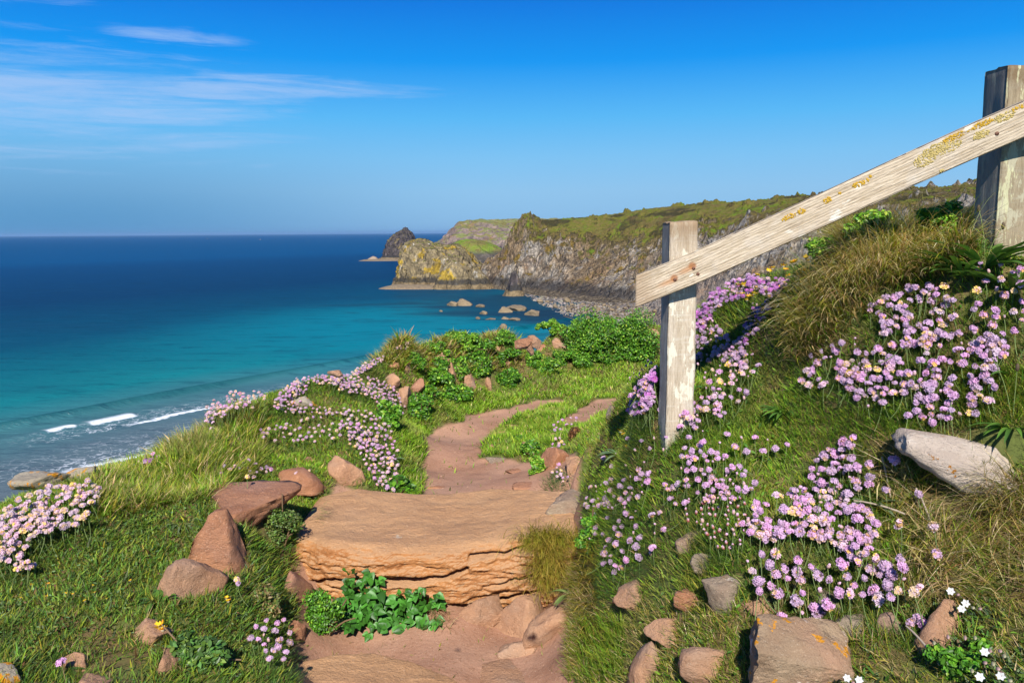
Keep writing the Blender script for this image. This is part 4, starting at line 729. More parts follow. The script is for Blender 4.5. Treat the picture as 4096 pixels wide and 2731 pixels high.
# rail: a sawn board following the two posts, swept along its own length
rp = np.array([P(636.0, 290.5, 2.585), P(697, 266.5, 2.556), P(818, 211.3, 2.482), P(905, 171, 2.43), P(983, 136.2, 2.375), P(1024, 118.5, 2.35), P(1130, 72, 2.27)])
A0 = rp[0]; AX = rp[-1]-rp[0]; Lr = np.linalg.norm(AX); AX /= Lr; t_ = (rp-A0)@AX; NRM = np.cross(AX, [0, 0, 1.]); NRM /= np.linalg.norm(NRM); UPV = np.cross(NRM, AX)
if NRM[1] > 0: NRM = -NRM
if UPV[2] < 0: UPV = -UPV
V, Fq = gridbox(24, 6, 200); Q = np.zeros_like(V); zz = (V[:, 2]+1)/2*Lr; off = np.interp(zz, t_, (rp-A0)@UPV); offn = np.interp(zz, t_, (rp-A0)@NRM)
W_, T_ = .098, .034; cut = .46*V[:, 0]*W_/2*np.clip(1-zz/.12, 0, 1)
e = .12; ex = np.clip(V[:, 0], -1+.06, 1-.06); ey = np.clip(V[:, 1], -1+.16, 1-.16)
corner = (np.abs(V[:, 0]) > .93) & (np.abs(V[:, 1]) > .83)
nn = fbm(np.stack([V[:, 0]*3, V[:, 1]*2, zz*2.2], 1), 4); n5 = fbm(np.stack([V[:, 0]*14, V[:, 1]*3, zz*3.0], 1)+5, 4)
Q[:, 0] = V[:, 0]*(W_/2-.0025*corner)+off+nn*.0015*(np.abs(V[:, 0]) > .9); Q[:, 1] = V[:, 1]*(T_/2-.002*corner)+offn+n5*.0012*(np.abs(V[:, 1]) > .9); Q[:, 2] = zz+cut
ro = link('rail', mesh('rail', Q, Fq[:, ::-1], M_RAIL), hr)
MR = Matrix(((UPV[0], NRM[0], AX[0]), (UPV[1], NRM[1], AX[1]), (UPV[2], NRM[2], AX[2])))
ro.matrix_local = Matrix.Translation(Vector(A0-HR)) @ MR.to_4x4()
M_NAIL = mat_plain('rusty_iron', (.16, .07, .04), .6)
def railpt(u_, z_): return A0 + UPV*(np.interp(z_, t_, (rp-A0)@UPV)+u_) + AX*z_ + NRM*(np.interp(z_, t_, (rp-A0)@NRM)+T_/2)
ang = np.linspace(0, 2*math.pi, 14, endpoint=False); prof = [(0.0058, -.004), (.0058, .0008), (.0045, .0022), (0, .0026)]
NV = np.concatenate([np.stack([r_*np.cos(ang), r_*np.sin(ang), ang*0+h_], 1) for r_, h_ in prof]); NF = gridfaces(4, 14); NFw = [[i*14+13, i*14, (i+1)*14, (i+1)*14+13] for i in range(3)]; NF = np.concatenate([NF, np.array(NFw)])
nme = mesh('bolt_head', NV, NF, M_NAIL); rotN = Vector(NRM).to_track_quat('Z', 'Y')
z983 = t_[4]
for (u_, z_) in [(-.012, .128), (.0, .195), (-.008, z983+.03), (.01, z983+.14)]:
    o = link('bolt_head', nme, hr); o.location = railpt(u_, z_)-HR; o.rotation_mode = 'QUATERNION'; o.rotation_quaternion = rotN
o = link('plugged_hole', nme, hr); o.location = railpt(-.022, .200)-HR; o.scale = (1, 1, .5); o.rotation_mode = 'QUATERNION'; o.rotation_quaternion = rotN
# lichen crusts on the rail: little raised flakes
M_YL = mat_plain('yellow_lichen_crust', (.55, .33, .03), .95); M_YL2 = mat_plain('tan_lichen_crust', (.52, .40, .14), .95)
def crust(cu, cz, ru, rz_, n, mat):
    s_ = Soup(); Vi, Fi = ico(1)
    for _ in range(n):
        a = RNG.uniform(0, 6.28); r_ = math.sqrt(RNG.uniform(.0, 1)); q = railpt(cu+ru*r_*math.cos(a), cz+rz_*r_*math.sin(a)) if abs(cu+ru*r_*math.cos(a)) < W_/2 else None
        if q is None: continue
        s = RNG.uniform(.0015, .0036); b = UPV*1; m_ = np.stack([UPV, AX, NRM], 0); s_.add((Vi*np.array([s, s, s*.35])*(1+.4*RNG.uniform(-1, 1, (len(Vi), 1))))@m_+q-HR, Fi)
    if s_.n: link('lichen_patch', s_.mesh('lichen_patch', mat), hr)
def zr(px): return float(np.interp(px, [636, 697, 818, 905, 983, 1024, 1130], t_))
for cu, px, ru, rz_, n, m in [(.022, 792, .008, .022, 50, M_YL), (.022, 804, .009, .012, 40, M_YL), (.020, 829, .009, .013, 45, M_YL), (.024, 842, .004, .005, 10, M_YL), (.024, 863, .008, .026, 60, M_YL), (.03, 874, .003, .004, 8, M_YL),
                             (.008, 925, .018, .035, 150, M_YL2), (.022, 938, .016, .04, 190, M_YL2), (.012, 948, .014, .04, 130, M_YL2), (.033, 958, .008, .04, 90, M_YL), (.008, 980, .012, .022, 110, M_YL2), (.034, 985, .008, .035, 80, M_YL), (.028, 1006, .012, .03, 120, M_YL2), (-.04, 935, .004, .008, 14, M_YL2), (.036, 1025, .006, .03, 50, M_YL)]:
    crust(cu, zr(px), ru, rz_, n, m)
# ------------------------------------------------------------------ thrift
def hitdown(px, py):
    for q in range(0, 60, 3):
        g_, ok = hit([px], [py+q])
        if ok[0]: return g_[0]
    return g_[0]
def bez(p0, p1, p2, n=7): t = np.linspace(0, 1, n)[:, None]; return (1-t)**2*p0+2*t*(1-t)*p1+t*t*p2
def tube(path, r0_, r1_, ns=4):
    n = len(path); d = np.gradient(path, axis=0); d /= np.linalg.norm(d, axis=1)[:, None]; a = np.cross(d, [.3, .9, .1]); a /= np.linalg.norm(a, axis=1)[:, None]; b = np.cross(d, a)
    th = np.arange(ns)*2*math.pi/ns; r = np.linspace(r0_, r1_, n)[:, None, None]; V = path[:, None]+r*(np.cos(th)[None, :, None]*a[:, None]+np.sin(th)[None, :, None]*b[:, None])
    idx = np.arange(n*ns).reshape(n, ns); nx_ = np.roll(idx, -1, 1); Fq = np.stack([idx[:-1].ravel(), nx_[:-1].ravel(), nx_[1:].ravel(), idx[1:].ravel()], 1); return V.reshape(-1, 3), Fq
def floret(s_, c, n, r, colA, colB, rng, m=0):
    a = np.cross(n, rng.normal(size=3)); a /= np.linalg.norm(a); b = np.cross(n, a); np_ = 5; V = [c-n*r*.25]; C = [colB]
    ph = rng.uniform(0, 6.28)
    for i in range(np_):
        for dt, rr_, hh_ in ((-.5, .8, .18), (-.2, 1.08, .34), (.2, 1.08, .30), (.5, .8, .12)):
            t = ph+(i+dt*.92)*2*math.pi/np_; V.append(c+(a*math.cos(t)+b*math.sin(t))*r*rr_+n*r*(hh_+.25*rng.uniform(-1, 1))); C.append(colA*rng.uniform(.82, 1.12))
    F_ = []
    for i in range(np_):
        k0 = 1+i*4; F_ += [[0, k0, k0+1], [0, k0+1, k0+2], [0, k0+2, k0+3]]
    s_.add(np.array(V), np.array(F_), np.clip(np.array(C), 0, 1), m)
LIL = np.array([.74, .50, .70]); DPL = np.array([.56, .28, .52]); TANC = np.array([.60, .36, .16])
def headmesh(seed, mat, nfl=21, aging=.15, R=.0118):
    rng = np.random.default_rng(seed); s_ = Soup(); Vi, Fi = ico(2); B_ = Vi*np.array([.6, .6, .5])*R; s_.add(B_+[0, 0, -.1*R], Fi, TANC*.75, 1)
    for i in range(nfl):      # dome of florets
        z = 1-(i+.5)/nfl*1.25; t = i*2.39996+rng.uniform(-.3, .3); r_ = math.sqrt(max(0, 1-z*z)); n = np.array([r_*math.cos(t), r_*math.sin(t), z*.8+.12]); n /= np.linalg.norm(n); n = n+rng.normal(size=3)*.18; n /= np.linalg.norm(n)
        c = np.array([r_*math.cos(t), r_*math.sin(t), z*.58])*R*rng.uniform(.68, 1.08)*np.array([1+.12*math.sin(seed), 1-.12*math.sin(seed), 1])
        if rng.random() < aging: colA = TANC*1.25+.1; colB = TANC
        else: w_ = rng.uniform(0, 1); colA = LIL*(1-.25*w_)+np.array([.8, .62, .82])*(.25*w_); colB = DPL
        floret(s_, c, n, R*rng.uniform(.38, .52), colA, colB, rng)
    for i in range(8):        # papery bracts
        t = i*math.pi/4; d = np.array([math.cos(t), math.sin(t), 0]); e_ = np.array([-d[1], d[0], 0]); s_.add(np.array([[0, 0, -R*.75], d*R*.62-e_*R*.28+[0, 0, -.3*R], d*R*.72+[0, 0, .05*R], d*R*.62+e_*R*.28+[0, 0, -.3*R]]), np.array([[0, 1, 2, 3]]), TANC*(.8+.4*rng.random()), 1)
    return s_.mesh('flower_head', [mat, M_MATT], True)
def budmesh(seed, red=True):
    rng = np.random.default_rng(seed); s_ = Soup(); Vi, Fi = ico(2); R = .0062; c = np.array([.36, .10, .09]) if red else np.array([.55, .35, .3]); V = Vi*np.array([.8, .8, 1.15])*R; cc = np.where(Vi[:, 2:] > .45, [[.62, .42, .45]], c[None]); s_.add(V, Fi, cc)
    for i in range(4): t = rng.uniform(0, 6.28); floret(s_, np.array([math.cos(t)*.3, math.sin(t)*.3, 1.0])*R, np.array([0, 0, 1.]), R*.4, LIL, DPL, rng)
    return s_.mesh('flower_head', [M_MATT], True)
HEADS = {'lil': [headmesh(10+i, M_PET, aging=(.0, .08, .2, .45)[i % 4]) for i in range(6)], 'pale': [headmesh(30+i, M_PETW, aging=(.15, .3, .5)[i % 3]) for i in range(5)], 'mag': [headmesh(50+i, M_PETM, aging=0) for i in range(3)],
         'dark': [headmesh(60+i, M_PETM, aging=0) for i in range(2)], 'red': [budmesh(70+i) for i in range(2)], 'bud': [budmesh(75+i, False) for i in range(2)]}
STEMC = np.array([.16, .22, .07])
def stemmesh(seed, bend, L=.09):
    rng = np.random.default_rng(seed); end = np.array([bend*L, 0, -L*(1-.3*abs(bend))]); mid = np.array([-.05*L+bend*L*.1, rng.uniform(-.1, .1)*L, -L*.5]); V, Fq = tube(bez(np.array([0, 0, -.004]), mid, end, 7), .0011, .0012, 4)
    return mesh('stem', V, Fq, M_MATT, True, STEMC*rng.uniform(.8, 1.3))
STEMS = [stemmesh(i, b) for i, b in enumerate([.0, .2, .4, .6, -.2, .3])]
def needle_cushion(root, xy, nrm, ln, dens_w, cols):
    n = len(xy); r_ = np.stack([xy[:, 0], xy[:, 1], gz(xy[:, 0], xy[:, 1])-.004], 1)
    c = pal(n, cols, [3, 3, 2, 2][:len(cols)]); b = Bl(); b.add(r_, RNG.uniform(.6, 1.2, n)*ln, np.full(n, dens_w), RNG.uniform(0, 6.28, n), RNG.uniform(.1, 1.0, n), RNG.uniform(-.2, .9, n), c*.75, c*1.15, 2, nrm)
    me = b.mesh('cushion', M_GRASS); return link('cushion', me, root), r_
CUSH = [(.07, .14, .025), (.10, .19, .03), (.055, .10, .02), (.14, .22, .05)]
CUSHIONS = []
def thrift(label, poly, n, mix, h=(.05, .09), size=1.0, cat='flowering plant', grp='clumps of sea thrift', cushion=True, lean=0.0, spread=1.0, cn=None, foot=None, seed=None, droop=0):
    """poly: photograph outline of the flower heads; the plant itself is built on the ground below them"""
    pl = np.array(poly, float); lo, hi = pl.min(0), pl.max(0); got = []; tries = 0; mind = None
    while len(got) < n and tries < 300:
        a = RNG.uniform(lo[0], hi[0], 400); b = RNG.uniform(lo[1], hi[1], 400); ok = inpoly(a, b, [tuple(v) for v in pl]); tries += 1
        for x_, y_ in zip(a[ok], b[ok]):
            if mind is None:
                area = max((hi[0]-lo[0])*(hi[1]-lo[1])*.6, 1); mind = .70*math.sqrt(area/n)*spread
            cl = pn(np.array([[x_/22+n, y_/18, 1.0]]))[0]
            if RNG.random() > .75+1.3*cl: continue
            if all((x_-p_[0])**2+((y_-p_[1])*1.2)**2 > (mind*(1 if tries < 12 else .6))**2 for p_ in got): got.append((x_, y_))
            if len(got) >= n: break
    got = np.array(got); hs_ = RNG.uniform(*h, len(got))
    g0, ok0 = hit(got[:, 0], got[:, 1]); guess = np.where(ok0, g0[:, 1], np.median(g0[ok0, 1]) if ok0.any() else 4)
    # find ground points whose raised heads appear at the wanted pixels
    shift = hs_*F/np.maximum(guess, .5); g1, ok1 = hit(got[:, 0], got[:, 1]+shift*.95); ok = ok1; got = got[ok]; g1 = g1[ok]; hs_ = hs_[ok]
    if not len(g1): return
    nr = gnorm(g1[:, 0], g1[:, 1]); dirn = nr*.45+np.array([lean, -.12, 1.0]); dirn /= np.linalg.norm(dirn, axis=1)[:, None]
    base = g1.mean(0); base[2] = gz(base[0:1], base[1:2])[0]; root = empty('thrift_plant', tuple(base), label, cat, grp)
    dist = base[1]; near = dist < 4.6; keys = list(mix); w = np.array([mix[k_] for k_ in keys], float); w /= w.sum()
    # cushion of needle leaves
    if cushion:
        m = int(min(9000, (cn or 5200))*(1 if near else .6)); id_ = RNG.integers(0, len(g1), m); rr_ = RNG.normal(0, .028*max(1, dist/3.2), (m, 2)); xy = g1[id_, :2]+rr_
        nb = gnorm(xy[:, 0], xy[:, 1]); o, r_ = needle_cushion(root, xy, nb, .038*max(1, dist/4), .0013*max(1, dist/2.6), CUSH); o.location = -base; CUSHIONS.append((g1[:, :2], .03))
    for i in range(len(g1)):
        kd = keys[RNG.choice(len(keys), p=w)]; me = HEADS[kd][RNG.integers(0, len(HEADS[kd]))]; s_ = .87*size*RNG.choice([RNG.uniform(.6, .8), RNG.uniform(.8, 1.2)], p=[.25, .75]); d_ = dirn[i]; hp = g1[i]+np.array([0, 0, hs_[i]])+ (d_*np.array([1, 1, 0]))*hs_[i]*.35*0
        o = link('flower_head', me, root); o.location = hp-base; tl = RNG.normal(0, .42, 3); nd = d_+tl+np.array([0, -.25-droop, 0]); qn = Vector(nd).to_track_quat('Z', 'Y'); o.rotation_mode = 'QUATERNION'; o.rotation_quaternion = qn; o.scale = (s_,)*3
        if near or i % 2 == 0:
            L = hs_[i]; st = link('stem', STEMS[RNG.integers(0, 6)], o); k_ = (L+.015)/.09/s_; iv = qn.inverted() @ Vector((RNG.normal(0, .12), .18+droop*.5, 1)).to_track_quat('Z', 'Y') @ Matrix.Rotation(RNG.uniform(0, 6.28), 3, 'Z').to_quaternion(); st.rotation_mode = 'QUATERNION'; st.rotation_quaternion = iv; st.scale = (k_, k_, k_) if k_ < 1.4 else (1.4, 1.4, k_); st.location = (0, 0, -.005)
    return root
L1 = {'lil': 12, 'bud': 1, 'pale': 2.5}; LB = {'lil': 5, 'bud': 1}; PA = {'pale': 1}
thrift('big pink thrift clump in the right bank, upper part under the tussock', [(867, 307), (885, 296), (917, 283), (942, 284), (955, 300), (958, 322), (925, 345), (890, 345), (870, 330)], 58, L1, size=1.05)
thrift('big pink thrift clump in the right bank, left part near the shadow', [(795, 379), (812, 352), (850, 338), (885, 345), (900, 375), (890, 400), (860, 411), (845, 385), (810, 392)], 62, L1, size=1.02)
thrift('big pink thrift clump in the right bank, right part above the white stone', [(890, 345), (925, 340), (960, 325), (988, 333), (1004, 345), (992, 392), (980, 414), (935, 424), (900, 415), (895, 380)], 88, L1, size=1.05)
thrift('loose thrift heads among plantain leaves at the right edge', [(968, 300), (978, 262), (1000, 256), (1022, 262), (1024, 330), (1000, 335), (975, 320)], 26, L1, size=1.0, cn=1500)
thrift('pink thrift patch on the lower right bank, upper left portion', [(661, 478), (680, 455), (700, 443), (720, 452), (745, 470), (762, 480), (755, 492), (735, 500), (700, 500), (672, 506)], 62, LB, size=.92)
thrift('thrift patch of mostly dark red buds in the lower right bank', [(683, 500), (710, 490), (745, 496), (750, 520), (742, 545), (720, 548), (690, 530)], 58, {'red': 6, 'bud': 1}, h=(.04, .07))
thrift('dense pink thrift patch in the centre of the lower right bank', [(737, 515), (755, 500), (790, 490), (820, 480), (850, 495), (875, 520), (872, 545), (855, 562), (840, 545), (800, 530), (770, 540), (745, 535)], 88, L1, size=1.08)
thrift('tall loose thrift group right of centre in the lower bank', [(806, 470), (812, 458), (838, 440), (848, 432), (862, 448), (872, 470), (868, 495), (840, 490), (815, 485)], 30, {'lil': 6, 'bud': 1}, size=1.08, h=(.06, .1))
thrift('drooping thrift heads hanging toward the lichen boulder', [(745, 560), (765, 550), (820, 560), (860, 548), (900, 565), (915, 590), (880, 600), (840, 590), (820, 610), (780, 600), (750, 590)], 48, L1, size=1.12, h=(.05, .1), spread=1.3, droop=.7)
thrift('few thrift heads hanging over the lichen boulder', [(770, 615), (790, 605), (820, 600), (828, 612), (815, 640), (782, 655), (768, 645)], 9, L1, size=1.15, h=(.03, .06), spread=1.2, cn=900, droop=.7)
thrift('two thrift heads over the pink-brown block', [(899, 618), (912, 616), (936, 620), (932, 632), (904, 630)], 3, L1, size=1.15, h=(.03, .05), cn=500, droop=.7)
thrift('pink thrift patch beside the step slab, lower portion', [(577, 510), (590, 498), (625, 505), (645, 515), (665, 510), (668, 525), (655, 555), (640, 560), (615, 575), (598, 565), (582, 545)], 46, {'lil': 8, 'bud': 1}, size=.98)
thrift('pink thrift patch beside the step slab, upper portion', [(580, 500), (590, 485), (610, 478), (640, 468), (655, 476), (640, 500), (610, 508), (585, 512)], 36, {'lil': 4, 'bud': 2}, size=.9)
thrift('dense thrift just right of the left post, lower slope', [(693, 368), (693, 328), (705, 312), (722, 330), (742, 350), (750, 365), (740, 372), (715, 355), (705, 366)], 70, {'lil': 6, 'bud': 1}, size=.92, h=(.04, .07))
thrift('dense magenta-tinged thrift right of the left post, upper slope', [(694, 330), (696, 312), (715, 290), (735, 280), (750, 274), (768, 282), (745, 296), (728, 300), (712, 314), (702, 330)], 90, {'lil': 2, 'mag': 2}, size=.95, h=(.03, .06))
thrift('string of thrift heads dividing sun and shade below the vetch', [(752, 300), (766, 298), (768, 312), (752, 335), (742, 352), (738, 340), (748, 315)], 34, {'lil': 2, 'mag': 1, 'bud': 1}, size=.9, h=(.03, .06), cn=1500)
thrift('thrift heads beside the yellow vetch', [(758, 288), (764, 280), (782, 277), (790, 284), (775, 296), (760, 296)], 26, {'lil': 1, 'mag': 2}, size=.9, h=(.03, .06), cn=1500)
thrift('magenta thrift clump on the skyline under the rail', [(780, 258), (784, 247), (800, 240), (815, 232), (822, 238), (808, 250), (790, 257)], 34, {'mag': 4, 'lil': 1}, size=.9, h=(.03, .06), cn=2500)
thrift('wispy magenta thrift at the very top of the right bank', [(820, 228), (826, 220), (832, 222), (828, 240), (822, 240)], 9, {'mag': 1}, size=.85, h=(.03, .06), cn=500)
thrift('pink thrift in front of the foot of the left post', [(655, 425), (662, 405), (690, 400), (698, 395), (722, 395), (726, 412), (712, 425), (690, 428)], 36, L1, size=1.0, h=(.04, .08))
thrift('white-tipped thrift between post and dark hollow', [(698, 382), (705, 372), (735, 352), (752, 350), (760, 360), (752, 385), (745, 405), (728, 402), (710, 398)], 36, {'pale': 2, 'lil': 1, 'bud': 2}, size=.95, h=(.05, .09))
thrift('bright magenta thrift clump left of the left post', [(627, 412), (630, 395), (645, 380), (655, 372), (657, 395), (648, 410), (632, 418)], 46, {'lil': 3, 'mag': 2}, size=1.05, h=(.07, .11))
thrift('pink thrift buds on the grassy edge left of the post', [(626, 382), (632, 372), (650, 366), (656, 372), (645, 382), (630, 388)], 20, {'bud': 1}, size=1.1, h=(.05, .08), cn=700)
thrift('small thrift group leaning over the path, topmost of three', [(551, 432), (556, 420), (570, 415), (578, 416), (575, 424), (560, 431)], 11, L1, size=.85, h=(.06, .09), cn=900)
thrift('small thrift group by the dried cushion, middle of three', [(550, 450), (553, 438), (562, 437), (567, 445), (556, 450)], 9, {'lil': 1, 'pale': 1}, size=.85, h=(.05, .08), cn=900)
thrift('small thrift group by the tan rock, lowest of three', [(550, 460), (556, 455), (562, 470), (570, 478), (563, 482), (551, 472)], 10, {'pale': 1, 'lil': 1}, size=.9, h=(.05, .08), cn=900)
thrift('scattered single thrift heads on the grass above the lower patches', [(600, 455), (625, 440), (690, 430), (740, 435), (800, 440), (760, 455), (700, 445), (650, 460), (610, 470)], 26, {'lil': 2, 'bud': 1}, size=.9, spread=1.3, cn=1200)
thrift('single thrift heads scattered in the dry grass, right', [(880, 455), (905, 460), (960, 545), (930, 560), (915, 600), (890, 560), (885, 500)], 8, L1, size=1.1, spread=1.3, cn=600, h=(.07, .1))
# left side of the path
thrift('large whitish thrift clump at the cliff edge, lower left', [(0, 512), (25, 496), (60, 484), (96, 478), (102, 492), (90, 512), (82, 525), (60, 528), (35, 535), (22, 548), (0, 560)], 98, PA, size=1.12, h=(.07, .11), cn=6500)
thrift('few pinkish thrift heads below the large whitish clump', [(0, 548), (20, 540), (32, 545), (20, 560), (40, 562), (30, 570), (10, 568)], 16, PA, size=1.0, cn=800)
thrift('pale thrift clump silhouetted against the surf', [(206, 420), (207, 405), (214, 392), (228, 387), (245, 390), (262, 392), (268, 400), (255, 408), (232, 408), (225, 420), (212, 430)], 80, {'pale': 4, 'lil': 1}, size=.98, h=(.08, .16), cn=3500)
thrift('long pink thrift drift along the ridge, left half', [(272, 405), (282, 390), (296, 378), (318, 374), (345, 378), (360, 386), (335, 388), (310, 388), (290, 400), (278, 408)], 98, {'lil': 3, 'pale': 2}, size=.95, h=(.04, .08), cn=5000)
thrift('long pink thrift drift along the ridge, right half', [(330, 378), (355, 374), (378, 378), (395, 388), (405, 402), (398, 408), (380, 398), (362, 394), (340, 390)], 90, {'lil': 3, 'pale': 2}, size=.92, h=(.04, .08), cn=5000)
thrift('pink thrift around the orange-lichened ridge stone', [(275, 408), (300, 398), (325, 402), (350, 405), (345, 415), (310, 412), (285, 412)], 40, {'lil': 3, 'pale': 2}, size=.85, h=(.04, .07), cn=2500)
thrift('thrift cascading down the bank toward the path', [(338, 413), (352, 408), (375, 410), (390, 425), (398, 450), (399, 478), (385, 492), (376, 470), (368, 452), (350, 445)], 98, {'lil': 3, 'pale': 2}, size=.92, h=(.04, .07), cn=6500)
thrift('thrift cascade, second plant nearer the dark hollow by the step', [(345, 420), (365, 425), (392, 455), (400, 475), (392, 492), (378, 486), (362, 455)], 60, {'lil': 3, 'pale': 2}, size=.95, h=(.04, .07), cn=2000)
thrift('thrift drift draped over the bank shoulder above the path', [(352, 385), (385, 380), (402, 392), (408, 412), (395, 420), (375, 400)], 70, {'lil': 3, 'pale': 2}, size=.92, h=(.04, .07), cn=2500)
thrift('sparse thrift heads on the grassy slope below the ridge drift', [(258, 430), (280, 422), (310, 416), (340, 418), (345, 435), (325, 442), (295, 440), (262, 440)], 44, {'lil': 2, 'pale': 2}, size=.85, spread=1.1, cn=1800)
thrift('small thrift group above the flat brown stone', [(217, 474), (222, 466), (240, 458), (258, 460), (274, 468), (255, 478), (232, 481)], 17, {'lil': 2, 'pale': 1}, size=.9, cn=1200)
thrift('thrift heads drooping over the brown stone above the left row', [(290, 475), (312, 468), (318, 474), (302, 480)], 5, PA, size=.85, cn=100)
thrift('small pink thrift drift on the skyline in front of the wave', [(347, 372), (358, 364), (372, 356), (384, 351), (384, 356), (368, 365), (356, 372)], 45, {'lil': 1, 'pale': 1}, size=.9, h=(.04, .07), cn=2500)
thrift('tiny thrift drift on the skyline left of the bushes', [(395, 349), (405, 342), (416, 338), (417, 342), (405, 349)], 18, {'pale': 1}, size=.9, h=(.04, .07), cn=900)
thrift('magenta thrift tuft low on the cliff edge, left', [(130, 466), (142, 454), (156, 448), (160, 456), (145, 465)], 20, {'mag': 1, 'lil': 1}, size=.9, h=(.04, .07), cn=1200)
thrift('white-pink thrift on long stems beside the lower steps', [(249, 640), (252, 622), (265, 618), (285, 616), (293, 620), (294, 640), (290, 660), (272, 662), (262, 645)], 20, {'lil': 3, 'bud': 1}, size=1.0, h=(.06, .1), cn=3800, spread=1.2)
thrift('lone thrift head in front of the pointed brown boulder', [(228, 576), (240, 576), (240, 586), (228, 586)], 2, L1, size=1.0, cn=300)
thrift('lone thrift head near the lower left corner', [(55, 655), (68, 655), (68, 662), (55, 662)], 1, L1, size=1.2, cn=300)
# ------------------------------------------------------------------ yellow kidney vetch
def vetchmesh(seed):
    rng = np.random.default_rng(seed); s_ = Soup(); R = .012
    for i in range(12):
        t = i*2.4; a = np.array([math.cos(t), math.sin(t), 0]); b = np.array([-a[1], a[0], 0]); o_ = a*R*.25; l = R*rng.uniform(.8, 1.15); w_ = R*.22; c = np.array([.80, .52, .02]) if rng.random() < .75 else np.array([.75, .30, .02])
        s_.add(np.array([o_-b*w_*.5, o_+b*w_*.5, a*l*.8+b*w_+[0, 0, l*.55], a*l+[0, 0, l*.8], a*l*.8-b*w_+[0, 0, l*.55]]), np.array([[0, 1, 2], [0, 2, 3], [0, 3, 4]]), c)
    Vi, Fi = ico(1); s_.add(Vi*np.array([.5, .5, .4])*R, Fi, (.45, .40, .28)); return s_.mesh('flower_head', [M_MATT])
VET = [vetchmesh(i) for i in range(3)]
def leafmesh_patch(root, pts3, ln, wd, cols, mat, name='leaves', n=300, up=.8, nrm=None, base=None, sp=.03):
    id_ = RNG.integers(0, len(pts3), n); xy = pts3[id_, :2]+RNG.normal(0, sp, (n, 2)); r_ = np.stack([xy[:, 0], xy[:, 1], gz(xy[:, 0], xy[:, 1])], 1); c = pal(n, cols, [1]*len(cols)); b = Bl()
    b.add(r_, ln*RNG.uniform(.6, 1.2, n), np.full(n, wd), RNG.uniform(0, 6.28, n), RNG.uniform(.3, 1.1, n), RNG.uniform(0, .9, n), c*.8, c, 2); o = link(name, b.mesh(name, mat), root); o.location = -np.array(root.location); return o
GREYG = [(.10, .16, .07), (.14, .2, .09), (.08, .13, .05)]
def vetch(label, spots, h=.04, size=1.0, leaves=350):
    g1 = np.array([hitdown(s[0], s[1]+h*F/3.0) for s in spots]); base = g1.mean(0); root = empty('kidney_vetch_plant', tuple(base), label, 'flowering plant', 'clumps of yellow kidney vetch')
    for g_ in g1:
        o = link('flower_head', VET[RNG.integers(0, 3)], root); o.location = g_+[0, 0, h]-base; o.rotation_euler = (RNG.uniform(-.2, .5), RNG.uniform(-.4, .4), FROT()); o.scale = (size*RNG.uniform(.8, 1.2),)*3
        st = link('stem', STEMS[0], o); st.scale = (1, 1, (h+.01)/.09)
    leafmesh_patch(root, g1, .035, .007, GREYG, M_MATT, n=leaves); return root
vetch('yellow vetch clump on the crest under the rail, upper group', [(757, 275), (768, 262), (772, 262), (785, 270), (795, 259), (793, 263), (806, 258), (808, 261), (815, 268), (822, 252), (799, 276), (789, 276), (783, 266), (803, 272), (811, 275)], size=1.1, leaves=600)
vetch('yellow vetch clump mixed into the pink thrift right of the post', [(743, 285), (747, 286), (742, 295), (752, 296), (738, 296), (736, 300), (747, 300), (754, 294), (748, 297), (781, 287), (784, 284), (738, 285)], size=1.1)
vetch('yellow vetch heads on the grass near the taller post', [(958, 217), (963, 215), (966, 217), (961, 222), (955, 224)], size=1.1, leaves=150)
vetch('pair of yellow vetch heads above the dried brown cushion', [(621, 430), (624, 433), (627, 448)], size=1.2, leaves=80)
vetch('single yellow vetch flower on the lumpy pinkish stone', [(160, 628), (163, 631)], size=1.5, leaves=40)
vetch('tiny yellow flowers in the lower left turf', [(24+9*i+RNG.uniform(-8, 8), 590+RNG.uniform(-14, 14)) for i in range(0, 12)], h=.02, size=.45, leaves=60)
vetch('small yellow flower cluster beside the sloping boulder', [(227, 598), (229, 601)], size=.9, leaves=40)
# ------------------------------------------------------------------ shrubs of the hedge bank
def leafquads(C_, N_, size, cols, jit=.6, asp=.55, wts=None):
    n = len(C_); N_ = N_+RNG.normal(0, jit, (n, 3)); N_ /= np.linalg.norm(N_, axis=1)[:, None]; t = np.cross(N_, RNG.normal(size=(n, 3))); t /= np.linalg.norm(t, axis=1)[:, None]; b = np.cross(N_, t); s = (size*RNG.uniform(.7, 1.25, n))[:, None]
    V = np.stack([C_-t*s*.5, C_+b*s*asp*.42-t*s*.12+N_*s*.06, C_+b*s*asp*.40+t*s*.2+N_*s*.05, C_+t*s*.55-N_*s*.06, C_-b*s*asp*.40+t*s*.2+N_*s*.05, C_-b*s*asp*.42-t*s*.12+N_*s*.06], 1).reshape(-1, 3)
    c = np.repeat(pal(n, cols, wts or [1]*len(cols)), 6, 0); i = np.arange(n)*6; Fq = np.concatenate([np.stack([i, i+1, i+2, i+3], 1), np.stack([i, i+3, i+4, i+5], 1)]); return V, Fq, c
SHC = [(.12, .30, .02), (.07, .20, .015), (.20, .38, .03), (.045, .12, .012), (.30, .42, .05)]
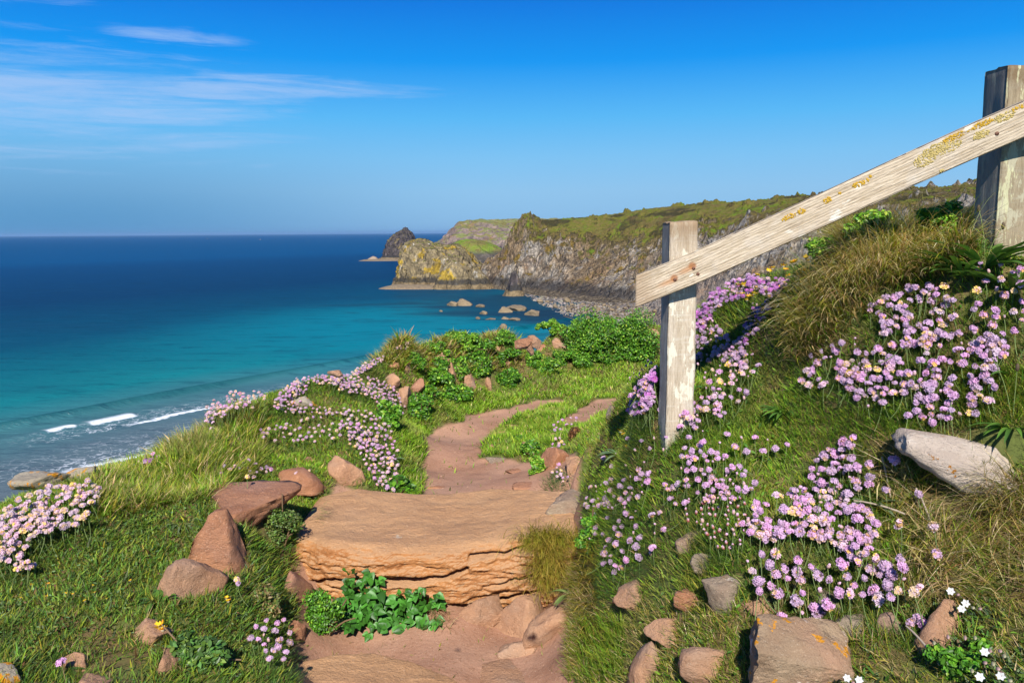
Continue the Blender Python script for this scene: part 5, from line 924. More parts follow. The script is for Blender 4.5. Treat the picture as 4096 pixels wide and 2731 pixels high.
def shrub(px, py, w, h, label, n=2600, leaf=.027, cols=SHC, mat=None, name='shrub', cat='shrub', grp='leafy green bushes on the hedge bank', deep=.8, lumps=16, lift=0.0, y=None, wts=(3, 4, 2.2, 3, .6), stems=True):
    c = hitdown(px, py+h*.38) if y is None else P(px, py, y); _, _, d = proj(c[None]); s = d[0]/F; W_2, H_2 = w*s*.5, h*s*.5*1.05; c = P(px, py, c[1]+W_2*deep*.25); root = empty(name, tuple(c-[0, 0, H_2]), label, cat, grp)
    ex = np.array([W_2, W_2*deep, H_2]); cc = []; nn_ = []
    for i in range(lumps):
        u = RNG.normal(size=3); u /= np.linalg.norm(u); u[1] = -abs(u[1])*.8 if RNG.random() < .7 else u[1]; lc = u*ex*RNG.uniform(.35, .78); lr = min(W_2, H_2)*RNG.uniform(.28, .5); m = n//lumps; v = RNG.normal(size=(m, 3)); v /= np.linalg.norm(v, axis=1)[:, None]
        cc.append(lc+v*lr*RNG.uniform(.55, 1.08, (m, 1))*np.array([1.15, 1, .9])); nn_.append(v*.8+np.array([0, -.2, .7]))
    V, Fq, col_ = leafquads(np.concatenate(cc), np.concatenate(nn_), leaf, cols, wts=list(wts)[:len(cols)]); o = link('foliage', mesh('foliage', V, Fq, mat or M_LEAF, True, col_), root); o.location = (0, 0, H_2)
    if stems:
        s_ = Soup()
        for i in range(7): e_ = RNG.normal(size=3)*ex*.5; V, Fq = tube(bez(np.array([0, 0, 0]), np.array([e_[0]*.3, e_[1]*.3, H_2*.7]), e_+[0, 0, H_2], 5), .006, .003); s_.add(V, Fq, (.2, .13, .07))
        link('branches', s_.mesh('branches', [M_MATT]), root)
    return root
shrub(588, 337.5, 55.2, 53.68, 'broad dense green bush on the hedge bank, left half of the large one', 8320, lumps=26)
shrub(630, 338.5, 64.8, 56.12, 'broad dense green bush behind the left post, right half of the large one', 9600, lumps=30)
shrub(610, 323.5, 100.8, 14.64, 'low bright green growth along the top of the large bush', 5120, lumps=22, leaf=.028, wts=(4, 2, 4, 1, 1.5))
shrub(573, 357.5, 52.8, 24.4, 'rounded green bush at the foot of the large bush', 4160)
shrub(462, 342.5, 55.2, 26.84, 'bright yellow-green bush on the skyline left of the stones', 5120, leaf=.028, wts=(4, 1.5, 5, 1, 2), lumps=22)
shrub(476, 358.5, 31.2, 29.28, 'green bush spilling down below the bright skyline bush', 3520)
shrub(437, 372.5, 33.6, 31.72, 'round glossy green bush low on the bank, left end', 3520, leaf=.036)
shrub(508, 377.5, 40.8, 21.96, 'dark green bush at the bottom of the bank near the path grass', 3840, wts=(2, 5, 1, 4, .3))
shrub(506, 340.5, 31.2, 21.96, 'small green bush between turf and slabby stones', 2560)
shrub(551, 326.5, 40.8, 13.42, 'low bright green bush on the skyline above the slabby stones', 3200, leaf=.028, wts=(4, 2, 4, 1, 1))
shrub(543, 362.5, 48, 19.52, 'green bush below the round tan stone of the bank', 3520)
shrub(479, 369.5, 26.4, 21.96, 'green bush on the bank above the path bend', 2560)
shrub(458, 393.5, 38.4, 24.4, 'green leafy bush at the foot of the bank by the dirt bend', 3520)
shrub(421, 406.5, 26.4, 31.72, 'dark green bush beside the path verge', 2880, wts=(2, 5, 1, 4, .3))
shrub(430, 391.5, 24, 17.08, 'small leafy bush above the dark verge bush', 1920)
shrub(388, 414.5, 28.8, 26.84, 'light green leafy plant between ridge thrift and path', 1920, leaf=.035)
for i, (a, b, w, h, lab) in enumerate([(503, 357, 44, 22, 'dark green bush in the middle of the bank, over the brown stone'), (438, 349, 40, 18, 'green growth above the grey flat stone of the bank'), (413, 362, 26, 20, 'small green bush right of the orange-stained stone'),
    (457, 368, 30, 24, 'green bush hanging between the earthy stone and the bright skyline bush'), (484, 346, 34, 18, 'bright low bush on the skyline between grass patches'), (530, 358, 30, 18, 'dark green bush below the wedged stone'), (600, 356, 60, 18, 'spreading dark green growth at the foot of the large bush'), (646, 352, 26, 24, 'dark green bush touching the left edge of the post')]):
    shrub(a, b, w, h, lab, 1700, wts=((2, 4, 1, 3, .3) if i % 2 == 0 else (3, 3, 3, 2, 1)))
shrub(532, 448, 20, 22, 'bright leafy clump growing in the stony part of the path', 900, leaf=.022, grp='leafy clumps in the path')
shrub(536, 465, 20, 22, 'bright leafy clump beside the large orange-brown rock', 900, leaf=.022, grp='leafy clumps in the path', wts=(4, 1, 5, 1, 2))
shrub(519, 438, 14, 10, 'smallest leafy clump in the path grass', 400, leaf=.02, grp='leafy clumps in the path')
shrub(400, 484, 40, 24, 'dark leafy plant in the hollow left of the path by the step', 900, leaf=.04, wts=(2, 5, 1, 4, .3))
shrub(868, 226, 70, 30, 'bright green leafy growth along the top of the right bank', 2400, leaf=.019, y=2.72, grp='leafy growth on the right bank', wts=(4, 1, 5, 1, 2))
shrub(938, 218, 56, 34, 'upright green leaves on the right bank beside the taller post', 1800, leaf=.022, y=2.62, grp='leafy growth on the right bank', wts=(4, 2, 4, 1, 1))
shrub(822, 250, 36, 30, 'yellow-green leafy growth right of the vetch', 1600, leaf=.015, y=2.8, grp='leafy growth on the right bank', wts=(4, 1, 5, 1, 2))
shrub(965, 652, 130, 44, 'dark parsley-like greenery in the lower right corner', 3200, leaf=.014, wts=(3, 5, 1, 2, .1), name='leafy_herb', cat='herb', grp='low leafy herbs')
shrub(324, 612, 46, 60, 'dark fine-leaved fern-like herb left under the step slab', 3600, leaf=.013, wts=(3, 5, 1, 3, .1), name='leafy_herb', cat='herb', grp='low leafy herbs', deep=.5)
shrub(200, 650, 74, 46, 'mixed grey-green herb patch below the left stones', 2200, leaf=.022, cols=[(.07, .16, .03), (.10, .20, .05), (.14, .24, .03), (.05, .10, .02)], wts=(3, 3, 2, 2), name='leafy_herb', cat='herb', grp='low leafy herbs', deep=.6)
shrub(265, 600, 34, 50, 'straggly dry-green herb hanging over the upright brown stone', 1300, leaf=.014, cols=[(.16, .18, .04), (.24, .18, .07), (.09, .14, .03)], wts=(2, 2, 2), name='leafy_herb', cat='herb', grp='low leafy herbs', deep=.6)
shrub(589, 535, 26, 50, 'green herb fringe at the right end of the step slab', 1200, leaf=.018, name='leafy_herb', cat='herb', grp='low leafy herbs', deep=.6)
shrub(282, 526, 40, 56, 'wiry green turf plant at the left end of the step slab', 2200, leaf=.013, cols=[(.10, .18, .03), (.16, .2, .05), (.06, .11, .02)], wts=(3, 2, 2), name='leafy_herb', cat='herb', grp='low leafy herbs', deep=.6)
# glossy leafy plant under the step
def leaf3(s_, c, dirn, n, L, Wd, col, fold=.25):
    dirn = dirn/np.linalg.norm(dirn); b = np.cross(n, dirn); b /= np.linalg.norm(b); n = np.cross(dirn, b); P_ = []; ts = [0, .25, .55, .8, 1.0]; ws = [.08, .95, .8, .42, 0]
    for t, w_ in zip(ts, ws): m_ = c+dirn*L*t-n*L*.18*t*t; P_ += [m_-b*Wd*w_*.5+n*Wd*fold*w_, m_, m_+b*Wd*w_*.5+n*Wd*fold*w_]
    Fq = []; 
    for i in range(4): a = i*3; Fq += [[a, a+1, a+4, a+3], [a+1, a+2, a+5, a+4]]
    s_.add(np.array(P_), np.array(Fq), col)
c0 = P(388, 625, 3.2); root = empty('glossy_leafed_plant', tuple(c0), 'plant with large glossy toothed green leaves growing under the step slab', 'plant'); sA = Soup(); sB = Soup()
for i in range(200):
    a = RNG.uniform(336, 440) if i > 30 else RNG.uniform(346, 374); top = np.interp(a, [335, 350, 372, 385, 410, 425, 440], [606, 568, 570, 590, 592, 586, 594]); b = RNG.uniform(top, 636); yy = 3.32-.10*RNG.random()-(b-560)/70*.16; c = P(a, b, yy)
    d_ = np.array([RNG.normal(0, .7), -.5+RNG.normal(0, .4), -.35+RNG.normal(0, .5)]); n_ = np.array([RNG.normal(0, .35), -.7, .75]); L = RNG.uniform(.032, .055); g_ = RNG.uniform(.75, 1.2)
    for j, an in enumerate((0, 1.05, -1.05)):
        if RNG.random() < .3 and j: continue
        R3 = np.array(Matrix.Rotation(an, 3, Vector(n_))); leaf3(sA, c-c0, R3@d_, n_, L*(1 if j == 0 else .75), L*.75, np.array([.05, .17, .02])*g_*RNG.choice([.6, 1, 1.5]))
    V, Fq = tube(bez(np.array([c[0]*.8+c0[0]*.2, 3.33, .02])-c0, c-c0+[0, .03, -.02], c-c0, 5), .0016, .0012); sB.add(V, Fq, (.14, .2, .05))
link('leaves', sA.mesh('leaves', [M_LEAF]), root); link('stalks', sB.mesh('stalks', [M_MATT]), root)
# ribwort plantains: rosettes of long ribbed leaves
def plantain(px, py, r, n, label, cols=((.10, .21, .03), (.07, .16, .03)), up_=.7, wd=.018, grp='plantain rosettes', spikes=0):
    c = hit1(px, py); root = empty('plantain_plant', tuple(c), label, 'plant', grp); s_ = Soup()
    for i in range(n):
        t = RNG.uniform(0, 6.28); L = r*RNG.uniform(.6, 1.15); e = up_*RNG.uniform(.4, 1.3); h = np.array([math.cos(t), math.sin(t), 0]); b = np.array([-h[1], h[0], 0]); P_ = []; col_ = np.array(cols[RNG.integers(0, len(cols))])*RNG.uniform(.75, 1.3)
        for q in range(6): u = q/5; a_ = e*(1-u*1.1); w_ = wd*math.sin(math.pi*min(1, .08+u*.95))**.8*.5+.0005; m_ = h*L*u*math.cos(a_*.6)+np.array([0, 0, L*(math.sin(e)*u-.45*u*u)]); P_ += [m_-b*w_+[0, 0, w_*.5], m_, m_+b*w_+[0, 0, w_*.5]]
        Fq = []
        for q in range(5): a = q*3; Fq += [[a, a+1, a+4, a+3], [a+1, a+2, a+5, a+4]]
        s_.add(np.array(P_)+h*.01, np.array(Fq), col_)
    link('leaves', s_.mesh('leaves', [M_LEAF]), root)
    for i in range(spikes):
        e_ = np.array([RNG.uniform(-.08, .08), RNG.uniform(-.05, .05), RNG.uniform(.12, .2)]); s2 = Soup(); V, Fq = tube(bez(np.zeros(3), e_*[.2, .2, .6], e_, 6), .0013, .001); s2.add(V, Fq, (.2, .26, .08)); Vi, Fi = ico(2); s2.add(Vi*[.005, .005, .011]+e_, Fi, (.10, .07, .04)); link('flower_spike', s2.mesh('flower_spike', [M_MATT]), root)
plantain(985, 268, .15, 30, 'tall dark ribwort plantain beside the taller post', up_=1.2, wd=.022, spikes=2)
plantain(1012, 290, .17, 22, 'ribwort plantain at the right edge above the thrift', up_=1.0, wd=.022)
plantain(962, 276, .14, 16, 'ribwort plantain left of the taller post among thrift', up_=1.1, wd=.02)
plantain(1012, 428, .10, 30, 'plantain rosette behind the long white stone', up_=.5, wd=.010, spikes=2)
plantain(1014, 375, .12, 16, 'plantain rosette at the right edge, mid height', up_=.7, wd=.014, spikes=1)
plantain(785, 412, .08, 18, 'plantain rosette below the dark hollow', up_=.6, wd=.012); plantain(620, 455, .09, 18, 'grey-green plantain by the dried brown cushion', cols=((.14, .2, .1), (.1, .17, .08)), up_=.5, wd=.014)
plantain(871, 505, .07, 12, 'pale downy leaf rosette in the dry grass', cols=((.18, .25, .12), (.14, .2, .1)), up_=.9, wd=.014); plantain(573, 595, .10, 22, 'broad-leaved rosette at the tuft by the step end', cols=((.12, .18, .05), (.3, .27, .1), (.16, .22, .06)), up_=.4, wd=.02)
plantain(845, 308, .11, 5, 'single broad leaves poking through the tussock', up_=1.3, wd=.02); plantain(157, 603, .06, 12, 'small glossy rosette against the sloping boulder', up_=.8, wd=.02)
plantain(60, 672, .07, 12, 'dark leaf rosette in the lower left corner', up_=.6, wd=.016, cols=((.06, .13, .03),)); plantain(182, 523, .08, 18, 'narrow-leaved rosette left of the pointed boulder', up_=.5, wd=.008, cols=((.15, .2, .09),))
plantain(112, 560, .07, 14, 'low rosette in the middle of the left turf', up_=.5, wd=.010); plantain(390, 460, .09, 12, 'broad grey-green rosette on the path verge', cols=((.12, .19, .08),), up_=.6, wd=.02)
# dried brown cushion
c = hit1(575, 440); root = tag(link('dried_flower_cushion', None if False else (lambda s_: s_)(None)) if False else empty('dried_cushion', tuple(c), 'crumpled dark brown dried cushion at the path edge', 'dead plant'), None)
m = 900; v = RNG.normal(size=(m, 3)); v /= np.linalg.norm(v, axis=1)[:, None]; v = v*np.array([.042, .035, .062]); V, Fq, cl_ = leafquads(v*RNG.uniform(.6, 1.05, (m, 1)), v/.05, .016, [(.16, .07, .03), (.09, .04, .02), (.28, .13, .05)], jit=.5); o = link('dry_leaves', mesh('dry_leaves', V, Fq, M_MATT, True, cl_), root); o.location = (0, 0, .03)
# sea campion
M_CAL = mat_leaf('campion_calyx', .3, .5, .3); M_WP = mat_leaf('campion_petal', .3, .5, .3)
def campion(label, spots, open_):
    g1 = np.array([hitdown(s[0], s[1]+20) for s in spots]); base = g1.mean(0); root = empty('campion_plant', tuple(base), label, 'flowering plant', 'white sea campion plants')
    for i, sp_ in enumerate(spots):
        y = g1[i, 1]-.03; c = P(sp_[0], sp_[1], y); s_ = Soup(); Vi, Fi = ico(2); tt = RNG.uniform(-.5, .5); ax = np.array([.5, .75, tt*.5-.25]); ax /= np.linalg.norm(ax); rad = .0058; M_ = np.stack([np.cross(ax, [0, 1, .2]), np.array([0, 1, 0]), ax], 0)
        s_.add((Vi*np.array([rad, rad, rad*1.45]))@M_, Fi, np.array([.50, .33, .30])*RNG.uniform(.85, 1.15) if i % 3 else np.array([.45, .42, .26]))
        if i in open_:
            for q in range(6): t = q*math.pi/3; d_ = np.cross(ax, [0, 0, 1]); d_ /= np.linalg.norm(d_); e_ = np.cross(ax, d_); dd = d_*math.cos(t)+e_*math.sin(t); leaf3(s_, -ax*rad*1.4, dd-ax*.35, -ax+dd*.1, .0092, .0088, (.80, .80, .80), .1)
        o = link('flower', s_.mesh('flower', [M_WP]), root); o.location = c-base; V, Fq = tube(bez(ax*rad*1.3, np.array([.03, .02, -.02]), g1[i]-c+[.04, .03, 0], 6), .001, .001); link('stem', mesh('stem', V, Fq, M_MATT, True, (.25, .27, .15)), o)
    leafmesh_patch(root, g1, .03, .008, GREYG+[(.06, .14, .02)], M_MATT, n=260); return root
campion('white campion trio beside thrift at the right, uppermost', [(951, 590), (958, 594), (966, 602), (973, 607), (962, 607), (980, 608)], (0, 2, 4))
campion('white campion with many pale bladders at the right edge', [(934, 642), (948, 636), (965, 637), (975, 637), (985, 650), (1000, 650), (1004, 655), (990, 650)], (4,))
campion('white campion cluster in the lower right corner', [(972, 670), (980, 676), (985, 662), (993, 663), (1001, 673), (998, 668), (1010, 680)], (1, 4))
campion('white campion flowers at the lower edge beside the lichen boulder', [(848, 676), (860, 678), (853, 682)], (0, 1))
# dry sticks
for i, (a, b, c_, d, lab) in enumerate([(881, 468, 890, 500, 'thin dead stick standing in the dry grass'), (915, 500, 930, 525, 'short pale dead stick lying in the dry grass'), (853, 512, 905, 517, 'long thin dead stem lying across the dry grass'), (905, 640, 940, 670, 'bent dead stalk over the pink-brown block')]):
    p0 = hit1(a, b+4); p1_ = hit1(c_, d+4); p0[2] += .045; p1_[2] += .02; V, Fq = tube(bez(p0, (p0+p1_)/2+[0, 0, .012], p1_, 7), .0022, .0028, 6); o_ = V.mean(0); o = link('dead_stick', mesh('dead_stick', V-o_, Fq, M_MATT, True, (.42, .34, .26))); o.location = o_; tag(o, lab, 'stick')
# ------------------------------------------------------------------ grass
def scatter(n, x0, x1, y0, y1):
    return RNG.uniform(x0, x1, n), RNG.uniform(y0, y1, n)
ROCKA = np.array(ROCKFP)
def keep(x, y, clear=.62):
    ok = np.ones(len(x), bool)
    for a, b, rx, ry in ROCKA: ok &= ((x-a)/(rx*clear))**2+((y-b)/(ry*clear))**2 > 1
    return ok
TUSS = [(792, 352), (792, 318), (812, 300), (840, 292), (842, 264), (880, 244), (960, 236), (985, 250), (960, 275), (915, 282), (880, 300), (860, 325), (835, 345), (800, 370)]
DRYR = [(865, 440), (920, 435), (925, 480), (1100, 500), (1100, 640), (960, 640), (905, 600), (905, 540), (870, 480)]
EDGE = [(575, 545), (565, 545), (520, 530), (515, 600), (560, 640), (590, 620), (600, 570)]
VERGE = [(395, 500), (400, 430), (430, 405), (480, 388), (560, 366), (660, 360), (665, 400), (560, 440), (430, 500)]
LTURF = [(-80, 560), (100, 520), (200, 500), (290, 505), (300, 700), (-80, 760)]
LRIDG = [(60, 500), (120, 470), (210, 420), (260, 405), (262, 470), (210, 500), (100, 520)]
BARE = [(90, 625), (150, 600), (165, 640), (150, 690), (60, 690), (60, 650)]
parts_ = []
def zone(px, py, x, y):
    z = np.zeros(len(px), int)                         # 0 default mixed
    z[inpoly(px, py, LTURF)] = 1; z[inpoly(px, py, LRIDG)] = 2; z[inpoly(px, py, VERGE) & (y > 3.9)] = 3; z[inpoly(px, py, DRYR) & (x > .6)] = 4; z[inpoly(px, py, TUSS) & (x > .6)] = 5
    z[(px < 520) & (py < 372) & (y > 6.2)] = 6; z[(px > 575) & (py > 600)] = 7; z[(px > 510) & (px < 600) & (py > 535) & (py < 640) & (y < 3.8)] = 8
    return z
SPEC = {  # palette, weights, length, width, lean, curve
 0: ([(.26, .45, .03), (.17, .34, .02)]+G_OLI[:2]+G_DRY[1:2], [4, 4, 3, 1.6, 1], (.02, .045), .0017, (.1, .9), (0, 1.0)),
 1: (G_DARK+G_OLI[:2]+[(.20, .20, .04), (.2, .12, .05), (.12, .17, .07)], [3, 3, 3, 1.5, 2, 1.5, 2.4, 1.0, 2.4], (.022, .055), .0026, (.3, 1.3), (-.2, .9)),
 2: (G_OLI+G_VIV[1:3]+G_DRY[:2], [3, 2, 3, 1, 2, 2, 1, 1], (.06, .12), .0022, (.1, .8), (.2, 1.2)),
 3: (G_VIV+G_OLI[:1]+G_DRY[:1], [4, 4, 3, 1, 1.5, .5], (.03, .065), .0018, (.1, .8), (.1, 1.1)),
 4: (G_DRY+G_OLI+[(.12, .18, .02)], [3, 4, 3, 1.5, 3, 2, 2, 1, 2], (.07, .15), .0016, (.5, 1.4), (.1, 1.0)),
 5: (G_DRY+G_OLI+G_VIV[1:2], [3, 4, 2, 1, 3, 2, 3, 2, 2], (.09, .17), .0018, (.3, .8), (.9, 1.7)),
 6: (G_OLI+G_DRY[:3]+G_VIV[:1], [3, 3, 2, 2, 2, 1.4, 1.5, 2], (.06, .14), .0024, (.1, 1.0), (.4, 1.8)),
 7: (G_OLI+G_VIV[1:2]+G_DRY[:2], [4, 3, 3, 2, 2, 2, 1.5], (.02, .05), .0015, (.2, 1.1), (.1, 1.2)),
 8: ([(.26, .22, .02), (.38, .28, .05), (.16, .18, .02)], [3, 2, 2], (.05, .10), .0015, (.3, 1.2), (.5, 1.6))}
def grow(name, label, cat, n, box, dens, wmul=1.0, seg=2, zones=None, extra=None):
    x, y = scatter(n, *box); z = gz(x, y); px, py, d = proj(np.stack([x, y, z], 1)); keepn = (py < 800) & (((px > -50) & (px < 1075)) | (RNG.random(n) < .35)) & (px > -350) & (px < 1700)
    dm_ = bil(ds, X0, Y0, DS, x, y); keepn &= RNG.random(len(x)) > np.clip(dm_*1.9, 0, .995); keepn &= keep(x, y)
    bare = np.clip(fbm(col3(x*1.7, y*1.7, 9), 3)*1.3-.2, 0, .8); bare = np.where(inpoly(px, py, BARE), .8, np.where(x > .4, bare*.2, bare*.55)); keepn &= RNG.random(len(x)) > bare
    x, y, z, px, py, d = [q[keepn] for q in (x, y, z, px, py, d)]; zn = zone(px, py, x, y); B_ = Bl(); nr = gnorm(x, y); nr = nr*.5+np.array([0, 0, .5]); nr /= np.linalg.norm(nr, axis=1)[:, None]
    for k_, (cols, wts, ln, wd, le, cu) in SPEC.items():
        m = zn == k_
        if zones is not None and k_ not in zones: continue
        if zones is None and k_ == 5: m &= RNG.random(len(m)) < .75
        c = int(m.sum())
        if not c: continue
        xi, yi, zi, di = x[m], y[m], z[m], d[m]; lg = 1+.35*fbm(col3(xi*4, yi*4, 3), 2); L_ = RNG.uniform(*ln, c)*lg; az_ = RNG.uniform(0, 6.28, c)
        if k_ == 5: az_ = np.radians(-120)+RNG.normal(0, .55, c)+.9*pn(col3(xi*3, yi*3))
        if k_ == 4: az_ = np.radians(-30)+RNG.normal(0, 1.3, c)
        if k_ == 8: az_ = np.radians(-90)+RNG.normal(0, .8, c)
        cc = pal(c, cols, wts); tone = (1+.35*fbm(col3(xi*2.3, yi*2.3, 7), 3))[:, None]; cc = np.clip(cc*tone, 0, 1)
        dry = np.clip(fbm(col3(xi*3.1, yi*3.1, 31), 3)*1.2, 0, .5)[:, None]; cc = cc*(1-dry)+np.array([.34, .27, .10])*dry if k_ in (0, 2, 3, 6, 7) else cc
        B_.add(np.stack([xi, yi, zi-.004], 1), L_, wd*1.45*wmul*np.maximum(1, di/2.4)*RNG.choice([.7, 1.0, 2.0], c, p=[.5, .35, .15]), az_, RNG.uniform(*le, c), RNG.uniform(*cu, c), cc*.66, cc*1.3, 4 if k_ == 5 else seg, nr[m])  # roots darkened in colour to stand for ambient shade in the turf
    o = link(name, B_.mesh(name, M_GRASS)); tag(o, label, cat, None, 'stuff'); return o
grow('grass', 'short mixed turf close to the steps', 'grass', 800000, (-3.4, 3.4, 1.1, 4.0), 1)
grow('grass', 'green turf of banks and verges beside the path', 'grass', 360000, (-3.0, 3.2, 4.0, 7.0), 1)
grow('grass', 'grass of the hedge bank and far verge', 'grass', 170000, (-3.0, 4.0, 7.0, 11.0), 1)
# longer blades pressed up against the stones
Bq = Bl(); X_ = []
for a, b, rx, ry in ROCKA:
    if b > 5.2 or rx > .45: continue
    m = int(1300*(rx+ry)); t = RNG.uniform(0, 6.28, m); r_ = RNG.uniform(.62, 1.12, m); X_.append(np.stack([a+np.cos(t)*rx*r_, b+np.sin(t)*ry*r_], 1))
X_ = np.concatenate(X_); X_ = X_[(bil(ds, X0, Y0, DS, X_[:, 0], X_[:, 1]) < .35)]; m = len(X_); cc = pal(m, G_OLI+G_VIV[:2]+G_DRY[:2]+G_DARK[:2], [3, 2, 3, 1, 2, 3, 1, 1, 2, 2])
Bq.add(np.stack([X_[:, 0], X_[:, 1], gz(X_[:, 0], X_[:, 1])-.004], 1), RNG.uniform(.03, .075, m), RNG.choice([.0018, .003], m), RNG.uniform(0, 6.28, m), RNG.uniform(.05, .8, m), RNG.uniform(.1, 1.2, m), cc*.55, cc*1.15)  # darker root colour paints the shade at the foot of the blades
o = link('grass', Bq.mesh('grass', M_GRASS)); tag(o, 'longer grass growing tight against the half-buried stones', 'grass', None, 'stuff')
# tussock: extra long bent blades
n = 60000; x, y = scatter(n, .7, 2.4, 2.1, 3.4); z = gz(x, y); px, py, d = proj(np.stack([x, y, z], 1)); m = inpoly(px, py+14, TUSS); x, y, z = x[m], y[m], z[m]; c = pal(len(x), G_DRY+G_OLI, [5, 4, 2, 3, 3, 2, 2.4, 2]); b = Bl()
top_ = hit1(900, 250); cxy = top_[:2]; az_ = np.arctan2(y-cxy[1]-.25, x-cxy[0]-.1)+RNG.normal(0, .35, len(x)); tv = fbm(col3(x*5, y*5, 2), 3)[:, None]; c = np.clip(c*(1.45+.6*tv), 0, 1)
b.add(np.stack([x, y, z], 1), RNG.uniform(.14, .28, len(x)), RNG.uniform(.0016, .0032, len(x)), az_, RNG.uniform(.2, .7, len(x)), RNG.uniform(1.0, 1.7, len(x)), c*.6, c*1.1, 5)  # shade deep in the tussock painted as darker roots
o = link('grass_tussock', b.mesh('grass_tussock', M_GRASS)); tag(o, 'large bent tussock of tan and olive grass crowning the right bank', 'grass tussock')
# ground cover leaves in the left turf
def cover(name, label, n, box, size, cols, zs, flat=.5):
    x, y = scatter(n, *box); z = gz(x, y); px, py, d = proj(np.stack([x, y, z], 1)); zn = zone(px, py, x, y); m = np.isin(zn, zs) & keep(x, y) & (bil(ds, X0, Y0, DS, x, y) < .3) & (px > -40) & (px < 1070) & (fbm(col3(x*3, y*3, 5), 3) > -.15); m &= ~(inpoly(px, py, BARE) & (RNG.random(n) < .7))
    x, y, z = x[m], y[m], z[m]; c = np.stack([x, y, z+RNG.uniform(.004, .028, len(x))], 1); V, Fq, cl_ = leafquads(c, np.tile([0, -.1, 1.], (len(x), 1)), size, cols, jit=flat, asp=.45); o = link(name, mesh(name, V, Fq, M_MATT, True, cl_)); tag(o, label, 'ground cover', None, 'stuff')
cover('ground_cover', 'tiny mixed leaves carpeting the left turf', 34000, (-3.2, -.5, 1.4, 4.2), .013, [(.06, .14, .03), (.10, .18, .04), (.14, .22, .09), (.05, .09, .02), (.18, .22, .04), (.16, .09, .04)], [1], .55)
cover('ground_cover', 'small leaves among the grass of the banks', 60000, (-3, 2.6, 1.3, 6.5), .017, [(.08, .18, .02), (.14, .26, .03), (.05, .12, .02)], [0, 2, 3, 7], .6)
# dry straw tuft and bright grass tufts that stand apart
def tuft(px, py, w, h, n, L, cols, label, name='grass_tuft', lean=(.1, .8), curve=(.3, 1.3), wd=.0022, az0=None, y=None):
    for dn in range(0, 40, 3):
        g_, ok = hit(RNG.uniform(px-w/2, px+w/2, n), RNG.uniform(py-h/2, py+h/2, n)+dn); g_ = g_[ok]
        if ok.sum() > n*.6: break
    if y is not None: g_ = np.array([P(a_, b_, y+RNG.normal(0, .008)) for a_, b_ in zip(RNG.normal(px, w*.30, n), RNG.normal(py, h*.42, n))])
    n = len(g_); c = pal(n, cols, [1]*len(cols)); b = Bl(); base = g_.mean(0)
    az_ = RNG.uniform(0, 6.28, n) if az0 is None else az0+RNG.normal(0, .7, n); b.add(g_-base, RNG.uniform(.6, 1.15, n)*L, np.full(n, wd)*RNG.uniform(.7, 1.3, n), az_, RNG.uniform(*lean, n), RNG.uniform(*curve, n), c*.75, c*1.1, 4)  # root colour darkened, painted shade inside the tuft
    o = link(name, b.mesh(name, M_GRASS)); o.location = base; return tag(o, label, 'grass tuft', 'patches and tufts of longer grass')
STRAW = [(.55, .40, .20), (.62, .48, .27), (.42, .28, .12)]
tuft(438, 620, 24, 18, 170, .075, STRAW, 'dry straw tuft under the middle of the step slab', az0=-math.pi/2, curve=(.8, 1.8))
tuft(548, 541, 46, 14, 2000, .10, [(.36, .31, .03), (.52, .38, .07), (.28, .30, .03)], 'golden-green grass tuft hanging over the right end of the step slab', az0=-math.pi/2, lean=(.1, 1.3), curve=(.4, 1.9), wd=.0022, y=3.33)
tuft(548, 566, 36, 30, 1900, .085, [(.36, .28, .04), (.5, .35, .08), (.28, .28, .03)], 'lower fringe of the golden tuft beside the step', az0=-math.pi/2, lean=(.2, 1.5), curve=(.3, 1.7), wd=.0022, y=3.24)
tuft(577, 622, 14, 110, 1500, .06, STRAW+G_OLI, 'ragged grass fringe leaning from the bank over the steps', az0=math.pi, lean=(.2, 1.2), curve=(.2, 1.2), wd=.0022)
tuft(596, 655, 56, 60, 1700, .075, [(.18, .30, .02), (.12, .24, .02), (.24, .30, .03)], 'bright green grass tuft beside the lower steps, right', lean=(.1, .6), curve=(.1, .9), wd=.0028)
tuft(580, 600, 34, 34, 420, .08, STRAW+[(.2, .24, .07)], 'straw-coloured dead grass above the bright tuft', lean=(.4, 1.4))
tuft(190, 455, 60, 26, 520, .13, [(.20, .26, .03), (.14, .24, .02), (.4, .34, .12)], 'coarse yellow-green grass on the cliff edge above the surf', wd=.0036)
tuft(115, 500, 40, 22, 700, .10, STRAW+[(.25, .26, .06)], 'pale dry wispy grass right of the whitish thrift', wd=.0018)
tuft(452, 372, 12, 18, 200, .16, STRAW, 'dead straw hanging from the hedge bank, left', az0=-math.pi/2, curve=(1, 2.2), wd=.004)
tuft(508, 358, 12, 12, 160, .15, STRAW, 'dead straw hanging from the hedge bank, middle', az0=-math.pi/2, curve=(1, 2.2), wd=.004)
tuft(420, 343, 26, 6, 420, .13, STRAW+G_OLI, 'dry blond grass on the skyline of the left bank', wd=.0045)
tuft(510, 330, 46, 6, 520, .13, STRAW+G_OLI+[(.3, .2, .1)], 'dry blond grass on the skyline above the hedge bank stones', wd=.0045)
tuft(585, 440, 30, 16, 600, .05, STRAW+G_VIV, 'dry grass fringe beside the brown dried cushion', wd=.002)
tuft(540, 428, 40, 10, 700, .09, G_VIV+G_OLI, 'long green grass between the two dirt tracks', wd=.0034)
tuft(1005, 500, 60, 40, 1500, .15, G_DRY+G_OLI, 'long dry grass bending over the white stone', lean=(.4, 1.3), wd=.0018)
tuft(960, 480, 60, 14, 500, .10, G_OLI+[(.14, .22, .02)], 'olive grass standing before the white stone', lean=(.1, .7), wd=.0018)
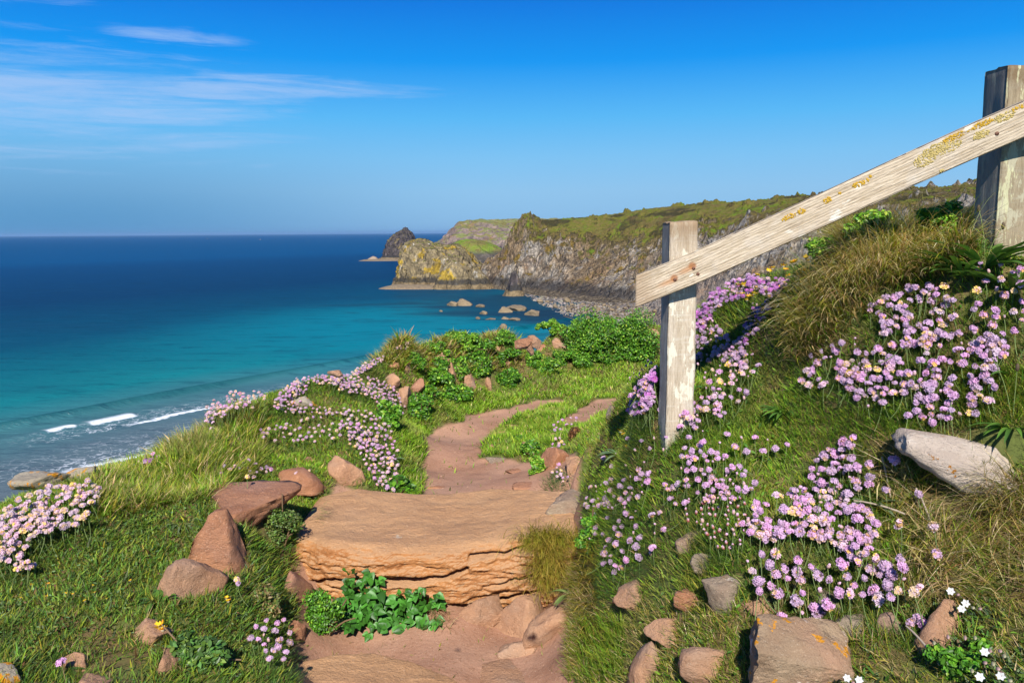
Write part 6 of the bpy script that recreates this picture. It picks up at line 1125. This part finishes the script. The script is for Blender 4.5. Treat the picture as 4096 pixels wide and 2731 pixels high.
tuft(318, 520, 14, 40, 160, .07, STRAW+G_DARK, 'wiry grass lying over the left end of the step slab', az0=0, lean=(.9, 1.4), wd=.002, y=3.62)
tuft(700, 570, 30, 80, 500, .09, [(.2, .26, .03), (.3, .28, .05)], 'thin green blades between the stones under the red buds', lean=(.1, .7), wd=.0018)
GR2 = [(.24, .42, .03), (.17, .33, .025), (.32, .44, .04), (.40, .40, .07), (.12, .26, .03)]
tuft(1000, 402, 80, 60, 3000, .06, GR2+G_OLI, 'thick green grass between the big thrift clump and the white stone, right edge', wd=.0022)
tuft(880, 428, 110, 30, 2600, .045, GR2, 'bright green turf just below the big thrift clump', wd=.002)
tuft(770, 425, 110, 60, 4200, .045, GR2, 'bright green turf right of the foot of the left post', wd=.002)
tuft(690, 450, 110, 34, 2400, .04, GR2, 'bright green turf below the foot of the left post', wd=.002)
tuft(930, 470, 70, 50, 1500, .07, G_DRY+GR2, 'straw and green grass left of the white stone', wd=.002)
tuft(620, 520, 70, 90, 2600, .035, GR2[:2]+CUSH[:2], 'short bright turf under the thrift beside the step', wd=.002)
tuft(690, 640, 120, 70, 2400, .04, G_DRY+G_OLI+GR2, 'straw-flecked turf between the lower right stones', wd=.002)
tuft(120, 610, 200, 90, 3200, .028, GR2+G_OLI+[(.30, .19, .08)], 'yellow-flecked short turf on the lower left', wd=.0026)
# ------------------------------------------------------------------ sea haze
HZ = NT('air_haze'); v_ = HZ.n('ShaderNodeVolumePrincipled', inp={'Color': (.42, .70, 1.0, 1), 'Density': HAZE_D, 'Anisotropy': .2}); HZ.t.links.new(v_.outputs[0], HZ.out.inputs[1])
if HAZE_D > 0:
    bx = np.array([[x_, y_, z_] for x_ in (-60000, 60000) for y_ in (-60, 95000) for z_ in (SEA-75, 140)], float); Fh = [[0, 1, 3, 2], [4, 6, 7, 5], [0, 4, 5, 1], [2, 3, 7, 6], [0, 2, 6, 4], [1, 5, 7, 3]]
    o = link('haze', mesh('haze', bx, np.array(Fh), HZ.m, False)); o['kind'] = 'stuff'
